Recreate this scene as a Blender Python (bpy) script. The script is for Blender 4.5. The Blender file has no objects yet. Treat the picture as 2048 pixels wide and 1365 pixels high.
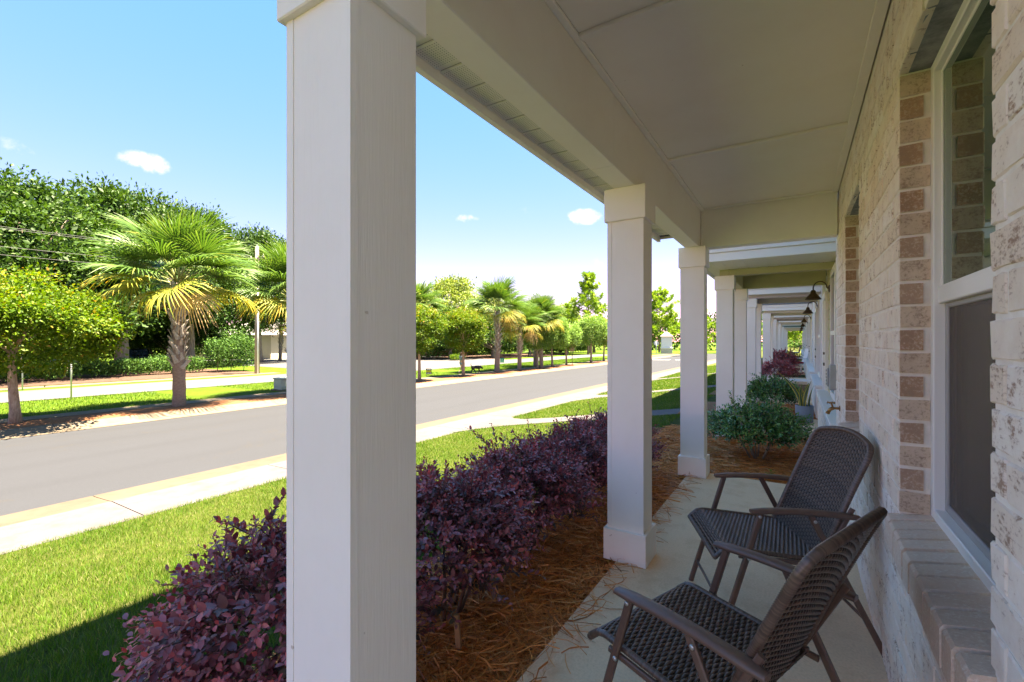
import bpy, math, random
import numpy as np
from mathutils import Vector, Matrix

random.seed(7)
rng = np.random.default_rng(11)
SC = bpy.context.scene
COL = SC.collection
R = math.radians

# ------------------------------------------------------------------ camera, sky, sun, exposure
CAM_Z = 1.385
cam_d = bpy.data.cameras.new('camera')
cam_d.sensor_width = 36.0
cam_d.lens = 16.0
cam_d.clip_start = 0.02
cam_d.clip_end = 2000
cam = bpy.data.objects.new('camera', cam_d)
cam.location = (0, 0, CAM_Z)
cam.rotation_euler = (R(90), 0, R(32.1))
COL.objects.link(cam)
SC.camera = cam

SUN_EL = R(75)
SUN_AZ = math.atan2(0.86, 0.51)          # from +Y towards +X
world = bpy.data.worlds.new('World')
SC.world = world
world.use_nodes = True


def build_world():
    nt = world.node_tree
    nt.nodes.clear()
    out = nt.nodes.new('ShaderNodeOutputWorld')
    bg = nt.nodes.new('ShaderNodeBackground')
    sky = nt.nodes.new('ShaderNodeTexSky')
    sky.sky_type = 'NISHITA'
    sky.sun_disc = False
    sky.sun_elevation = SUN_EL
    sky.sun_rotation = SUN_AZ
    sky.altitude = 0
    sky.air_density = 0.4
    sky.dust_density = 0.0
    sky.ozone_density = 1.5
    hs = nt.nodes.new('ShaderNodeHueSaturation')
    hs.inputs['Saturation'].default_value = 2.97
    gm = nt.nodes.new('ShaderNodeGamma')          # flatter gradient from the zenith to the horizon
    gm.inputs['Gamma'].default_value = 0.3
    nt.links.new(sky.outputs[0], gm.inputs['Color'])
    nt.links.new(gm.outputs[0], hs.inputs['Color'])
    # small fair-weather clouds: a few soft ellipses of broken noise at fixed places in the sky
    tc = nt.nodes.new('ShaderNodeTexCoord')
    noi = nt.nodes.new('ShaderNodeTexNoise')
    noi.inputs['Scale'].default_value = 34
    noi.inputs['Detail'].default_value = 8
    noi.inputs['Roughness'].default_value = 0.62
    nt.links.new(tc.outputs['Generated'], noi.inputs['Vector'])

    def mth(op, a, b=None, clamp=False):
        n = nt.nodes.new('ShaderNodeMath')
        n.operation = op
        n.use_clamp = clamp
        for i, v in enumerate((a, b)):
            if v is None:
                continue
            if isinstance(v, (int, float)):
                n.inputs[i].default_value = v
            else:
                nt.links.new(v, n.inputs[i])
        return n.outputs[0]

    total = None
    # azimuth from +Y towards +X in degrees, elevation, half width, half height (degrees), strength
    for az, el, wd, ht, st in [(-70.9, 17.0, 2.4, 1.1, 0.95), (-23.0, 15.1, 2.6, 1.1, 1.0), (-37.9, 15.0, 2.1, 0.6, 0.75),
                               (-30.5, 15.8, 1.8, 0.7, 0.35), (-50.0, 9.5, 3.0, 0.9, 0.3), (-20.5, 9.0, 7.0, 2.0, 0.35),
                               (-80.2, 16.0, 2.2, 0.8, 0.55), (-84, 24, 3.0, 1.0, 0.5), (-26, 7.0, 5, 1.2, 0.5),
                               (-110, 20, 6, 2.5, 1.0), (20, 14, 5, 2, 1.0), (-140, 16, 7, 2.5, 1.0), (60, 18, 6, 2, 1.0)]:
        a, e = R(az), R(el)
        d = Vector((math.sin(a) * math.cos(e), math.cos(a) * math.cos(e), math.sin(e)))
        rt = Vector((math.cos(a), -math.sin(a), 0))
        up = rt.cross(d)
        if up.z < 0:
            up = -up

        def dot(v):
            n = nt.nodes.new('ShaderNodeVectorMath')
            n.operation = 'DOT_PRODUCT'
            nt.links.new(tc.outputs['Generated'], n.inputs[0])
            n.inputs[1].default_value = v
            return n.outputs['Value']
        u = mth('DIVIDE', dot(rt), math.sin(R(wd)))
        v = mth('DIVIDE', dot(up), math.sin(R(ht)))
        # the dot with 'up' is zero at the cloud's centre
        r2 = mth('ADD', mth('MULTIPLY', u, u), mth('MULTIPLY', v, v))
        front = mth('GREATER_THAN', dot(d), 0.5)
        m = mth('MULTIPLY', mth('SUBTRACT', 1.0, r2, True), front)
        m = mth('MULTIPLY', mth('POWER', m, 0.5), st)
        total = m if total is None else mth('MAXIMUM', total, m)
    cov = mth('MULTIPLY', mth('SUBTRACT', mth('ADD', noi.outputs['Fac'], mth('MULTIPLY', total, 0.42)), 0.68), 1.7, True)
    cov = mth('POWER', mth('MULTIPLY', cov, mth('MULTIPLY', total, 1.2, True)), 1.3)
    mix = nt.nodes.new('ShaderNodeMix')
    mix.data_type = 'RGBA'
    nt.links.new(cov, mix.inputs[0])
    gain = nt.nodes.new('ShaderNodeVectorMath')
    gain.operation = 'MULTIPLY'
    gain.inputs[1].default_value = (1.17, 0.43, 0.46)
    nt.links.new(hs.outputs[0], gain.inputs[0])
    nt.links.new(gain.outputs[0], mix.inputs[6])
    mix.inputs[7].default_value = (1.0, 0.78, 0.74, 1)
    nt.links.new(mix.outputs[2], bg.inputs['Color'])
    bg.inputs['Strength'].default_value = 0.15
    nt.links.new(bg.outputs[0], out.inputs[0])


build_world()

sun_d = bpy.data.lights.new('sun', 'SUN')
sun_d.energy = 2.0
sun_d.angle = R(0.53)
sun_d.color = (1.0, 0.96, 0.90)
sun = bpy.data.objects.new('sun', sun_d)
_sd = Vector((math.sin(SUN_AZ) * math.cos(SUN_EL), math.cos(SUN_AZ) * math.cos(SUN_EL), math.sin(SUN_EL)))
sun.rotation_euler = _sd.to_track_quat('Z', 'Y').to_euler()
sun.location = _sd * 60
COL.objects.link(sun)

SC.view_settings.view_transform = 'Standard'
SC.view_settings.look = 'None'
SC.view_settings.exposure = 4.45
SC.view_settings.gamma = 1
SC.view_settings.use_white_balance = True      # balanced for the open shade of the porch
SC.view_settings.white_balance_temperature = 8600
SC.view_settings.white_balance_tint = 10
SC.view_settings.use_curve_mapping = False
SC.cycles.max_bounces = 8
SC.cycles.diffuse_bounces = 6
SC.cycles.transparent_max_bounces = 8
SC.cycles.use_denoising = True

# ------------------------------------------------------------------ materials
MATS = {}


def srgb(r, g, b):
    f = lambda c: ((c / 255 + 0.055) / 1.055) ** 2.4 if c > 10 else c / 255 / 12.92
    return (f(r), f(g), f(b), 1)


def col4(c):
    return (c[0], c[1], c[2], 1)


class NT:
    """small helper round a node tree"""

    def __init__(self, name):
        self.m = bpy.data.materials.new(name)
        self.m.use_nodes = True
        self.t = self.m.node_tree
        self.bsdf = self.t.nodes['Principled BSDF']
        self.out = self.t.nodes['Material Output']
        MATS[name] = self.m

    def n(self, typ, **kw):
        nd = self.t.nodes.new(typ)
        for k, v in kw.items():
            if k in nd.inputs:
                nd.inputs[k].default_value = v
            else:
                setattr(nd, k, v)
        return nd

    def l(self, a, b):
        self.t.links.new(a, b)

    def pos(self, scale=(1, 1, 1), obj=False):
        if obj:
            src = self.n('ShaderNodeTexCoord').outputs['Object']
        else:
            src = self.n('ShaderNodeNewGeometry').outputs['Position']
        mp = self.n('ShaderNodeMapping')
        mp.inputs['Scale'].default_value = scale
        self.l(src, mp.inputs['Vector'])
        return mp.outputs[0]

    def noise(self, vec, scale, detail=4, rough=0.55, dist=0.0):
        nd = self.n('ShaderNodeTexNoise')
        nd.inputs['Scale'].default_value = scale
        nd.inputs['Detail'].default_value = detail
        nd.inputs['Roughness'].default_value = rough
        nd.inputs['Distortion'].default_value = dist
        self.l(vec, nd.inputs['Vector'])
        return nd.outputs['Fac']

    def ramp(self, fac, stops, interp='LINEAR'):
        nd = self.n('ShaderNodeValToRGB')
        nd.color_ramp.interpolation = interp
        els = nd.color_ramp.elements
        while len(els) < len(stops):
            els.new(0.5)
        for e, (p, c) in zip(els, stops):
            e.position = p
            e.color = col4(c)
        self.l(fac, nd.inputs['Fac'])
        return nd.outputs['Color']

    def mix(self, fac, a, b, blend='MIX'):
        nd = self.n('ShaderNodeMix')
        nd.data_type = 'RGBA'
        nd.blend_type = blend
        for sock, v in ((nd.inputs[0], fac), (nd.inputs[6], a), (nd.inputs[7], b)):
            if isinstance(v, (int, float)):
                sock.default_value = v
            elif isinstance(v, tuple):
                sock.default_value = col4(v)
            else:
                self.l(v, sock)
        return nd.outputs[2]

    def math(self, op, a, b=0.0, clamp=False):
        nd = self.n('ShaderNodeMath')
        nd.operation = op
        nd.use_clamp = clamp
        for sock, v in ((nd.inputs[0], a), (nd.inputs[1], b)):
            if isinstance(v, (int, float)):
                sock.default_value = v
            else:
                self.l(v, sock)
        return nd.outputs[0]

    def bump(self, h, strength=0.3, dist=0.01):
        nd = self.n('ShaderNodeBump')
        nd.inputs['Strength'].default_value = strength
        nd.inputs['Distance'].default_value = dist
        self.l(h, nd.inputs['Height'])
        self.l(nd.outputs[0], self.bsdf.inputs['Normal'])

    def base(self, c):
        if isinstance(c, tuple):
            self.bsdf.inputs['Base Color'].default_value = col4(c)
        else:
            self.l(c, self.bsdf.inputs['Base Color'])

    def set(self, rough=None, metal=None, spec=None, ior=None):
        if rough is not None:
            self.bsdf.inputs['Roughness'].default_value = rough
        if metal is not None:
            self.bsdf.inputs['Metallic'].default_value = metal
        if spec is not None:
            self.bsdf.inputs['Specular IOR Level'].default_value = spec
        if ior is not None:
            self.bsdf.inputs['IOR'].default_value = ior


def simple(name, c1, c2=None, scale=8.0, rough=0.6, bump=0.0, bscale=60, bdist=0.004, metal=0.0, spec=0.5, stretch=(1, 1, 1), obj=False, lo=0.35, hi=0.65):
    m = NT(name)
    p = m.pos(stretch, obj)
    if c2 is None:
        m.base(c1)
    else:
        m.base(m.ramp(m.noise(p, scale, 5, 0.6), [(lo, c1), (hi, c2)]))
    if bump:
        m.bump(m.noise(p, bscale, 6, 0.6), bump, bdist)
    m.set(rough, metal, spec)
    return m.m


def painted_wood(name, c, axis, grain=0.35):
    """painted fibre-cement trim with an embossed wood grain; axis = direction of the grain"""
    m = NT(name)
    st = {'x': (1.2, 26, 26), 'y': (26, 1.2, 26), 'z': (26, 26, 1.2)}[axis]
    p = m.pos(st)
    g = m.noise(p, 3.0, 6, 0.62, 1.2)
    fine = m.noise(p, 9.0, 3, 0.5, 0.4)
    pw = m.pos((1, 1, 1))
    dirt = m.noise(pw, 2.3, 6, 0.65)
    m.base(m.mix(m.ramp(dirt, [(0.45, (0, 0, 0)), (0.8, (0.35, 0.35, 0.35))]), tuple(c[:3]), (c[0] * 0.90, c[1] * 0.87, c[2] * 0.82)))
    spot = m.noise(pw, 23.0, 2, 0.5)
    m.base(m.mix(m.ramp(spot, [(0.775, (0, 0, 0)), (0.80, (0.55, 0.55, 0.55))]), m.mix(m.ramp(dirt, [(0.42, (0, 0, 0)), (0.8, (0.45, 0.45, 0.45))]), tuple(c[:3]), (c[0] * 0.90, c[1] * 0.86, c[2] * 0.80)), (0.35, 0.25, 0.17)))
    h = m.math('ADD', m.math('MULTIPLY', g, 0.8), m.math('MULTIPLY', fine, 0.3))
    m.bump(h, grain, 0.004)
    m.set(0.55, 0, 0.35)
    return m.m


def leaf_mat(name, stops, rough=0.45, trans=0.25, spec=0.4, tint=None):
    """foliage: colour from a per-leaf random attribute, some light let through"""
    m = NT(name)
    a = m.n('ShaderNodeAttribute')
    a.attribute_name = 'rnd'
    c = m.ramp(a.outputs['Fac'], stops)
    m.base(c)
    m.set(rough, 0, spec)
    tr = m.n('ShaderNodeBsdfTranslucent')
    g = m.n('ShaderNodeMix')
    g.data_type = 'RGBA'
    g.blend_type = 'MULTIPLY'
    g.inputs[0].default_value = 1
    m.l(c, g.inputs[6])
    g.inputs[7].default_value = col4(tint or (1.5, 1.5, 0.7))
    m.l(g.outputs[2], tr.inputs['Color'])
    mx = m.n('ShaderNodeMixShader')
    mx.inputs[0].default_value = trans
    m.l(m.bsdf.outputs[0], mx.inputs[1])
    m.l(tr.outputs[0], mx.inputs[2])
    m.l(mx.outputs[0], m.out.inputs['Surface'])
    return m.m


def brick_wash(name, island):
    """lime-washed brick: cream wash with the brown clay showing through in scuffs and streaks"""
    m = NT(name)
    if island:
        rnd = m.n('ShaderNodeNewGeometry').outputs['Random Per Island']
    else:
        rnd = m.n('ShaderNodeObjectInfo').outputs['Random']
    p = m.pos()
    n1 = m.noise(p, 14, 7, 0.68)
    n2 = m.noise(m.pos((1, 1, 2.2)), 55, 4, 0.7)
    wash = m.ramp(rnd, [(0.0, (0.85, 0.74, 0.61)), (0.35, (0.87, 0.78, 0.67)), (0.7, (0.80, 0.67, 0.53)), (1.0, (0.88, 0.82, 0.73))])
    wash = m.mix(m.ramp(n1, [(0.4, (0, 0, 0)), (0.75, (0.6, 0.6, 0.6))]), wash, (0.70, 0.54, 0.42))
    scuff = m.math('ADD', m.math('MULTIPLY', n1, 0.55), m.math('MULTIPLY', n2, 0.45))
    scuff = m.math('ADD', scuff, m.math('MULTIPLY', m.math('SUBTRACT', rnd, 0.5), 0.07))
    k = m.ramp(scuff, [(0.545, (0, 0, 0)), (0.63, (0.85, 0.85, 0.85))])
    m.base(m.mix(k, wash, (0.30, 0.165, 0.10)))
    m.bump(m.math('ADD', n1, m.math('MULTIPLY', n2, 0.7)), 0.45, 0.006)
    m.set(0.85, 0, 0.2)
    return m.m


def raw_brick(name, c1, c2, speck):
    m = NT(name)
    p = m.pos()
    n1 = m.noise(p, 30, 6, 0.7)
    n2 = m.noise(p, 110, 4, 0.7)
    c = m.ramp(n1, [(0.35, c1), (0.7, c2)])
    rn = m.n('ShaderNodeObjectInfo').outputs['Random']
    c = m.mix(m.math('MULTIPLY', rn, 0.3), c, speck)
    m.base(m.mix(m.ramp(m.math('ADD', m.math('MULTIPLY', n2, 0.6), m.math('MULTIPLY', n1, 0.4)), [(0.5, (0, 0, 0)), (0.62, (0.85, 0.85, 0.85))]), c, speck))
    m.bump(m.math('ADD', n1, n2), 0.5, 0.006)
    m.set(0.9, 0, 0.2)
    return m.m


def concrete(name, c1, c2, stain, speck=0.0, sc=1.0):
    m = NT(name)
    p = m.pos()
    n1 = m.noise(p, 1.1 * sc, 7, 0.62)
    n2 = m.noise(p, 90, 4, 0.6)
    n3 = m.noise(p, 5.0 * sc, 6, 0.65)
    c = m.ramp(n1, [(0.3, c1), (0.7, c2)])
    c = m.mix(m.ramp(n3, [(0.5, (0, 0, 0)), (0.78, (0.7, 0.7, 0.7))]), c, stain)
    c = m.mix(m.ramp(n2, [(0.3, (0.35, 0.35, 0.35)), (0.6, (0, 0, 0))]), c, (c1[0] * 0.6, c1[1] * 0.6, c1[2] * 0.6))
    m.base(c)
    m.bump(m.math('ADD', n2, m.math('MULTIPLY', n3, 0.4)), 0.25, 0.003)
    m.set(0.85, 0, 0.25)
    return m.m


def build_materials():
    painted_wood('white_trim_upright', (0.89, 0.83, 0.75), 'z')
    painted_wood('white_trim_long', (0.89, 0.83, 0.75), 'y', 0.22)
    painted_wood('white_trim_cross', (0.89, 0.83, 0.75), 'x', 0.22)
    painted_wood('ceiling_paint', (0.90, 0.83, 0.74), 'y', 0.06)
    brick_wash('washed_brick', False)
    brick_wash('washed_brick_field', True)
    raw_brick('raw_tan_brick', (0.74, 0.58, 0.42), (0.62, 0.47, 0.34), (0.34, 0.22, 0.15))
    raw_brick('raw_brown_brick', (0.36, 0.22, 0.14), (0.46, 0.24, 0.12), (0.68, 0.54, 0.42))
    raw_brick('sill_brick_clay', (0.72, 0.54, 0.40), (0.60, 0.43, 0.31), (0.80, 0.70, 0.58))
    simple('mortar', (0.86, 0.80, 0.71), (0.78, 0.70, 0.60), 20, 0.9, 0.5, 120, 0.004)
    simple('lintel_steel', (0.16, 0.165, 0.17), (0.34, 0.34, 0.34), 16, 0.75, 0.3, 60)
    simple('vinyl_white', (0.82, 0.80, 0.74), None, rough=0.4)
    m = NT('window_glass')
    m.base((0.018, 0.035, 0.022))
    m.set(0.015, 0, 0.5, 2.4)
    m.bsdf.inputs['Specular Tint'].default_value = (0.60, 0.95, 0.62, 1)
    m = NT('window_dark_glass')
    m.base((0.02, 0.025, 0.026))
    m.set(0.05, 0, 0.5, 1.5)
    simple('insect_screen', (0.085, 0.066, 0.052), (0.115, 0.090, 0.070), 6, 0.5, 0.3, 700, 0.001)
    m = NT('mesh_screen')
    m.base((0.16, 0.125, 0.10))
    m.set(0.5, 0, 0.3)
    tp = m.n('ShaderNodeBsdfTransparent')
    mx = m.n('ShaderNodeMixShader')
    mx.inputs[0].default_value = 0.42
    m.l(m.bsdf.outputs[0], mx.inputs[1])
    m.l(tp.outputs[0], mx.inputs[2])
    m.l(mx.outputs[0], m.out.inputs['Surface'])
    simple('screen_frame', (0.36, 0.34, 0.32), None, rough=0.5)
    concrete('porch_concrete', (0.88, 0.59, 0.36), (0.90, 0.66, 0.43), (0.66, 0.38, 0.20))
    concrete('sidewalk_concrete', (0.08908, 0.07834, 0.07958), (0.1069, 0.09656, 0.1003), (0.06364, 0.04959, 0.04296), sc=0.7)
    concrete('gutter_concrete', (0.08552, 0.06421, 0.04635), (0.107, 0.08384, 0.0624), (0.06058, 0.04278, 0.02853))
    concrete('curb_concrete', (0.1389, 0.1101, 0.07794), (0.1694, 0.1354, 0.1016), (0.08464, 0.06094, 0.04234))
    m = NT('asphalt')
    p = m.pos()
    n1 = m.noise(p, 150, 3, 0.75)
    n2 = m.noise(m.pos((1, 0.22, 1)), 0.9, 7, 0.7)
    c = m.ramp(n1, [(0.3, (0.0175, 0.019, 0.0232)), (0.55, (0.038, 0.0412, 0.049)), (0.75, (0.064, 0.0695, 0.081))])
    c = m.mix(m.ramp(n2, [(0.3, (0, 0, 0)), (0.7, (0.6, 0.6, 0.6))]), c, (0.031, 0.0333, 0.039))
    # darker wheel tracks along the lanes
    sx = m.n('ShaderNodeSeparateXYZ')
    m.l(p, sx.inputs[0])
    wv = m.math('SINE', m.math('MULTIPLY', m.math('ADD', sx.outputs['X'], m.math('MULTIPLY', n2, 0.5)), 3.5))
    c = m.mix(m.ramp(wv, [(0.55, (0, 0, 0)), (0.95, (0.22, 0.22, 0.22))]), c, (0.027, 0.029, 0.0342))
    # hairline cracks
    vo = m.n('ShaderNodeTexVoronoi')
    vo.feature = 'DISTANCE_TO_EDGE'
    vo.inputs['Scale'].default_value = 0.42
    wob = m.n('ShaderNodeVectorMath')
    wob.operation = 'ADD'
    nz = m.n('ShaderNodeTexNoise')
    nz.inputs['Scale'].default_value = 2.2
    nz.inputs['Detail'].default_value = 5
    m.l(p, nz.inputs['Vector'])
    m.l(p, wob.inputs[0])
    m.l(nz.outputs['Color'], wob.inputs[1])
    m.l(wob.outputs[0], vo.inputs['Vector'])
    crack = m.math('MULTIPLY', m.math('LESS_THAN', vo.outputs['Distance'], 0.006), m.math('GREATER_THAN', n2, 0.52))
    c = m.mix(m.math('MULTIPLY', crack, 0.75), c, (0.04, 0.038, 0.036))
    m.base(c)
    m.bump(n1, 0.6, 0.006)
    m.set(0.9, 0, 0.25)
    m = NT('old_asphalt')
    p = m.pos()
    n1 = m.noise(p, 40, 4, 0.7)
    n2 = m.noise(m.pos((1, 0.3, 1)), 0.5, 6, 0.65)
    c = m.ramp(n2, [(0.3, (0.078, 0.0768, 0.078)), (0.7, (0.105, 0.1032, 0.1044))])
    m.base(m.mix(m.ramp(n1, [(0.4, (0.18, 0.18, 0.18)), (0.7, (0, 0, 0))]), c, (0.06, 0.0588, 0.0588)))
    m.set(0.9, 0, 0.25)
    simple('paint_line', (0.72, 0.70, 0.66), (0.6, 0.58, 0.55), 9, 0.7)
    m = NT('lawn_soil')
    p = m.pos()
    c = m.ramp(m.noise(p, 6, 6, 0.7), [(0.3, (0.0336, 0.0504, 0.0084)), (0.55, (0.0768, 0.0896, 0.0196)), (0.75, (0.1248, 0.1176, 0.0504))])
    m.base(m.mix(m.ramp(m.noise(p, 120, 3, 0.7), [(0.35, (0.24, 0.28, 0.28)), (0.6, (0, 0, 0))]), c, (0.024, 0.0448, 0.00672)))
    m.bump(m.noise(p, 90, 4, 0.7), 0.8, 0.03)
    m.set(0.95, 0, 0.1)
    m = NT('far_grass')
    p = m.pos()
    c = m.ramp(m.noise(p, 1.2, 6, 0.7), [(0.3, (0.04612, 0.09512, 0.007872)), (0.6, (0.07687, 0.1279, 0.01115)), (0.8, (0.1045, 0.1345, 0.0223))])
    m.base(m.mix(m.ramp(m.noise(p, 30, 4, 0.75), [(0.35, (0.3997, 0.4264, 0.4264)), (0.6, (0, 0, 0))]), c, (0.02768, 0.05904, 0.005248)))
    m.bump(m.noise(p, 40, 4, 0.7), 0.9, 0.04)
    m.set(0.95, 0, 0.1)
    leaf_mat('grass_blade', [(0.0, (0.02565, 0.1026, 0.007571)), (0.4, (0.07118, 0.1539, 0.0116)), (0.7, (0.1211, 0.1916, 0.02119)), (0.88, (0.192, 0.2139, 0.06324)), (1.0, (0.2703, 0.2568, 0.1341))],
             0.5, 0.32, 0.3, (1.35, 1.4, 0.6))
    leaf_mat('straw_needle', [(0.0, (0.16, 0.055, 0.018)), (0.4, (0.62, 0.21, 0.05)), (0.75, (0.78, 0.32, 0.085)), (1.0, (0.85, 0.52, 0.25))], 0.5, 0.1, 0.3, (1.2, 1, .7))
    simple('straw_bed', (0.20, 0.08, 0.03), (0.34, 0.15, 0.06), 25, 0.95, 0.9, 60, 0.03)
    simple('pine_bark_mulch', (0.1574, 0.0546, 0.0189), (0.2414, 0.105, 0.042), 10, 0.95, 0.9, 25, 0.05)
    simple('old_bark', (0.0816, 0.03264, 0.0136), (0.1292, 0.0612, 0.02856), 10, 0.95, 0.9, 25, 0.05)
    simple('dark_mulch', (0.055, 0.0275, 0.0175), (0.095, 0.05, 0.03), 8, 0.95, 0.8, 25, 0.05)
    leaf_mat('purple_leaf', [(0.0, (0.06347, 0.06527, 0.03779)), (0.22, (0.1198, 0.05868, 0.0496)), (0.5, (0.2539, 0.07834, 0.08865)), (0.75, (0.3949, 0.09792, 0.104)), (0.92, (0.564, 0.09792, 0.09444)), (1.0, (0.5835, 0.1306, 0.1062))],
             0.33, 0.18, 0.6, (1.6, 0.6, 0.8))
    simple('purple_stem', (0.10, 0.055, 0.04), (0.16, 0.09, 0.06), 40, 0.8)
    leaf_mat('glossy_shrub_leaf', [(0.0, (0.02668, 0.08892, 0.02668)), (0.5, (0.0778, 0.2111, 0.06224)), (0.85, (0.1556, 0.3557, 0.1001)), (1.0, (0.3112, 0.5113, 0.1334))], 0.22, 0.15, 0.8)
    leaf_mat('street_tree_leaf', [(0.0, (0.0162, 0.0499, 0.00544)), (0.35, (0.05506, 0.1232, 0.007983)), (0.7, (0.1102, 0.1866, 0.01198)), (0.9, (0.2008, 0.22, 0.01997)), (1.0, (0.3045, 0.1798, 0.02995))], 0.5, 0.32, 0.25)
    leaf_mat('dusty_tree_leaf', [(0.0, (0.0474, 0.1106, 0.02845)), (0.5, (0.1343, 0.253, 0.05531)), (0.85, (0.253, 0.3793, 0.09479)), (1.0, (0.3793, 0.474, 0.158))], 0.55, 0.25, 0.2)
    leaf_mat('oak_leaf', [(0.0, (0.01068, 0.03193, 0.006732)), (0.45, (0.02747, 0.07153, 0.01175)), (0.8, (0.05734, 0.122, 0.01849)), (1.0, (0.09945, 0.1682, 0.03365))], 0.55, 0.22, 0.22)
    leaf_mat('pale_oak_leaf', [(0.0, (0.05194, 0.09086, 0.01971)), (0.45, (0.1428, 0.2077, 0.03888)), (0.8, (0.2597, 0.3246, 0.065)), (1.0, (0.3897, 0.3766, 0.09086))], 0.5, 0.25, 0.3)
    leaf_mat('hedge_leaf', [(0.0, (0.02074, 0.05184, 0.01382)), (0.5, (0.05184, 0.1296, 0.02419)), (1.0, (0.1382, 0.2592, 0.05184))], 0.6, 0.15, 0.15)
    leaf_mat('pine_needle', [(0.0, (0.08016, 0.1782, 0.02146)), (0.5, (0.2138, 0.3563, 0.03563)), (1.0, (0.4096, 0.5343, 0.06236))], 0.45, 0.2, 0.4)
    leaf_mat('palm_green', [(0.0, (0.02171, 0.06669, 0.01258)), (0.5, (0.05893, 0.1294, 0.02354)), (0.85, (0.1179, 0.1922, 0.04315)), (1.0, (0.2232, 0.2431, 0.05493))], 0.45, 0.28, 0.3)
    leaf_mat('palm_old', [(0.0, (0.1371, 0.2056, 0.02742)), (0.5, (0.3015, 0.3015, 0.04798)), (0.8, (0.5757, 0.3427, 0.05483)), (1.0, (0.576, 0.3015, 0.05483))], 0.5, 0.28, 0.25)
    leaf_mat('palm_dry', [(0.0, (0.5197, 0.3398, 0.1399)), (1.0, (0.8397, 0.5796, 0.2798))], 0.7, 0.15, 0.2)
    simple('palm_petiole', (0.16, 0.20, 0.05), (0.26, 0.27, 0.08), 10, 0.5)
    simple('palm_trunk', (0.2208, 0.1528, 0.1189), (0.3397, 0.2546, 0.2038), 12, 0.95, 0.9, 30, 0.03, stretch=(1, 1, 4))
    simple('palm_boot', (0.308, 0.2355, 0.1811), (0.4212, 0.4212, 0.3894), 14, 0.9, 0.5, 60, 0.01, stretch=(3, 3, 1))
    simple('tree_bark', (0.252, 0.1728, 0.1224), (0.468, 0.36, 0.2808), 14, 0.95, 0.9, 40, 0.02, stretch=(2, 2, 0.5))
    simple('oak_bark', (0.224, 0.168, 0.126), (0.42, 0.336, 0.266), 6, 0.95, 0.9, 16, 0.05, stretch=(2, 2, 0.5))
    simple('chair_metal', (0.117, 0.0624, 0.0429), (0.143, 0.0806, 0.0546), 30, 0.42, 0.15, 300, 0.001, spec=0.6)
    m = NT('wicker')
    a = m.n('ShaderNodeAttribute')
    a.attribute_name = 'rnd'
    m.base(m.ramp(a.outputs['Fac'], [(0.0, (0.070, 0.040, 0.026)), (0.6, (0.125, 0.074, 0.050)), (1.0, (0.18, 0.11, 0.072))]))
    m.set(0.34, 0, 0.6)
    simple('weave_gap_shade', (0.012, 0.009, 0.008), None, rough=0.8)  # near-black, stands in for the shade between woven strands
    simple('bolt_steel', (0.6, 0.6, 0.58), None, rough=0.35, metal=0.9)
    simple('lamp_bronze', (0.085, 0.06, 0.035), (0.14, 0.10, 0.055), 30, 0.5, metal=0.5)
    simple('brass', (0.42, 0.24, 0.09), (0.28, 0.14, 0.05), 40, 0.4, metal=0.8)
    simple('pot_blue', (0.17, 0.22, 0.28), (0.19, 0.245, 0.31), 10, 0.6)
    simple('pot_soil', (0.05, 0.03, 0.02), None, rough=0.95)
    simple('snake_leaf_green', (0.03, 0.075, 0.03), (0.08, 0.14, 0.06), 60, 0.4, stretch=(1, 1, 3))
    simple('snake_leaf_edge', (0.62, 0.48, 0.05), (0.52, 0.42, 0.06), 20, 0.4)
    simple('meter_grey', (0.42, 0.42, 0.40), (0.36, 0.36, 0.35), 10, 0.5)
    simple('siding_olive', (0.52, 0.47, 0.24), (0.50, 0.45, 0.225), 4, 0.6, 0.2, 60, 0.003, stretch=(1, 1, 8))
    simple('beam_olive', (0.50, 0.46, 0.25), (0.47, 0.43, 0.23), 4, 0.6)
    simple('siding_mauve', (0.58, 0.51, 0.49), (0.56, 0.49, 0.47), 4, 0.6)
    simple('siding_cream', (0.72, 0.65, 0.54), (0.70, 0.62, 0.50), 4, 0.6)
    simple('siding_tan', (0.52, 0.36, 0.23), (0.48, 0.33, 0.21), 4, 0.6)
    simple('siding_teal', (0.22, 0.36, 0.36), (0.20, 0.33, 0.33), 4, 0.6)
    simple('ceiling_tan', (0.42, 0.30, 0.21), (0.40, 0.28, 0.20), 4, 0.6)
    simple('shingle', (0.14, 0.135, 0.135), (0.2, 0.19, 0.185), 12, 0.9, 0.6, 40, 0.01)
    simple('soffit_vinyl', (0.78, 0.75, 0.70), None, rough=0.45)
    simple('dark_gap', (0.02, 0.02, 0.02), None, rough=0.9)
    simple('stake_wood', (0.45, 0.25, 0.12), (0.35, 0.19, 0.09), 30, 0.85)
    simple('cream_siding', (0.72, 0.648, 0.504), (0.6912, 0.6192, 0.4752), 4, 0.7)
    simple('brown_wood', (0.30, 0.19, 0.10), (0.22, 0.13, 0.07), 10, 0.8)
    simple('red_house_brick', (0.26, 0.10, 0.07), (0.34, 0.15, 0.10), 8, 0.9)
    simple('galvanised', (0.55, 0.57, 0.58), (0.48, 0.50, 0.52), 20, 0.45, metal=0.4)
    simple('pole_wood', (0.24, 0.19, 0.15), (0.33, 0.27, 0.22), 8, 0.95, stretch=(2, 2, 0.3))
    simple('wire', (0.10, 0.10, 0.10), None, rough=0.6)
    simple('utility_green', (0.312, 0.384, 0.348), (0.288, 0.36, 0.324), 6, 0.6)
    simple('sign_navy', (0.012, 0.035, 0.07), None, rough=0.5)
    simple('sign_yellow', (0.42, 0.40, 0.02), None, rough=0.5)
    simple('sign_white', (0.75, 0.78, 0.78), None, rough=0.5)
    simple('sign_teal', (0.015, 0.22, 0.22), None, rough=0.5)
    simple('sign_teal_pale', (0.20, 0.45, 0.42), None, rough=0.5)
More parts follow.
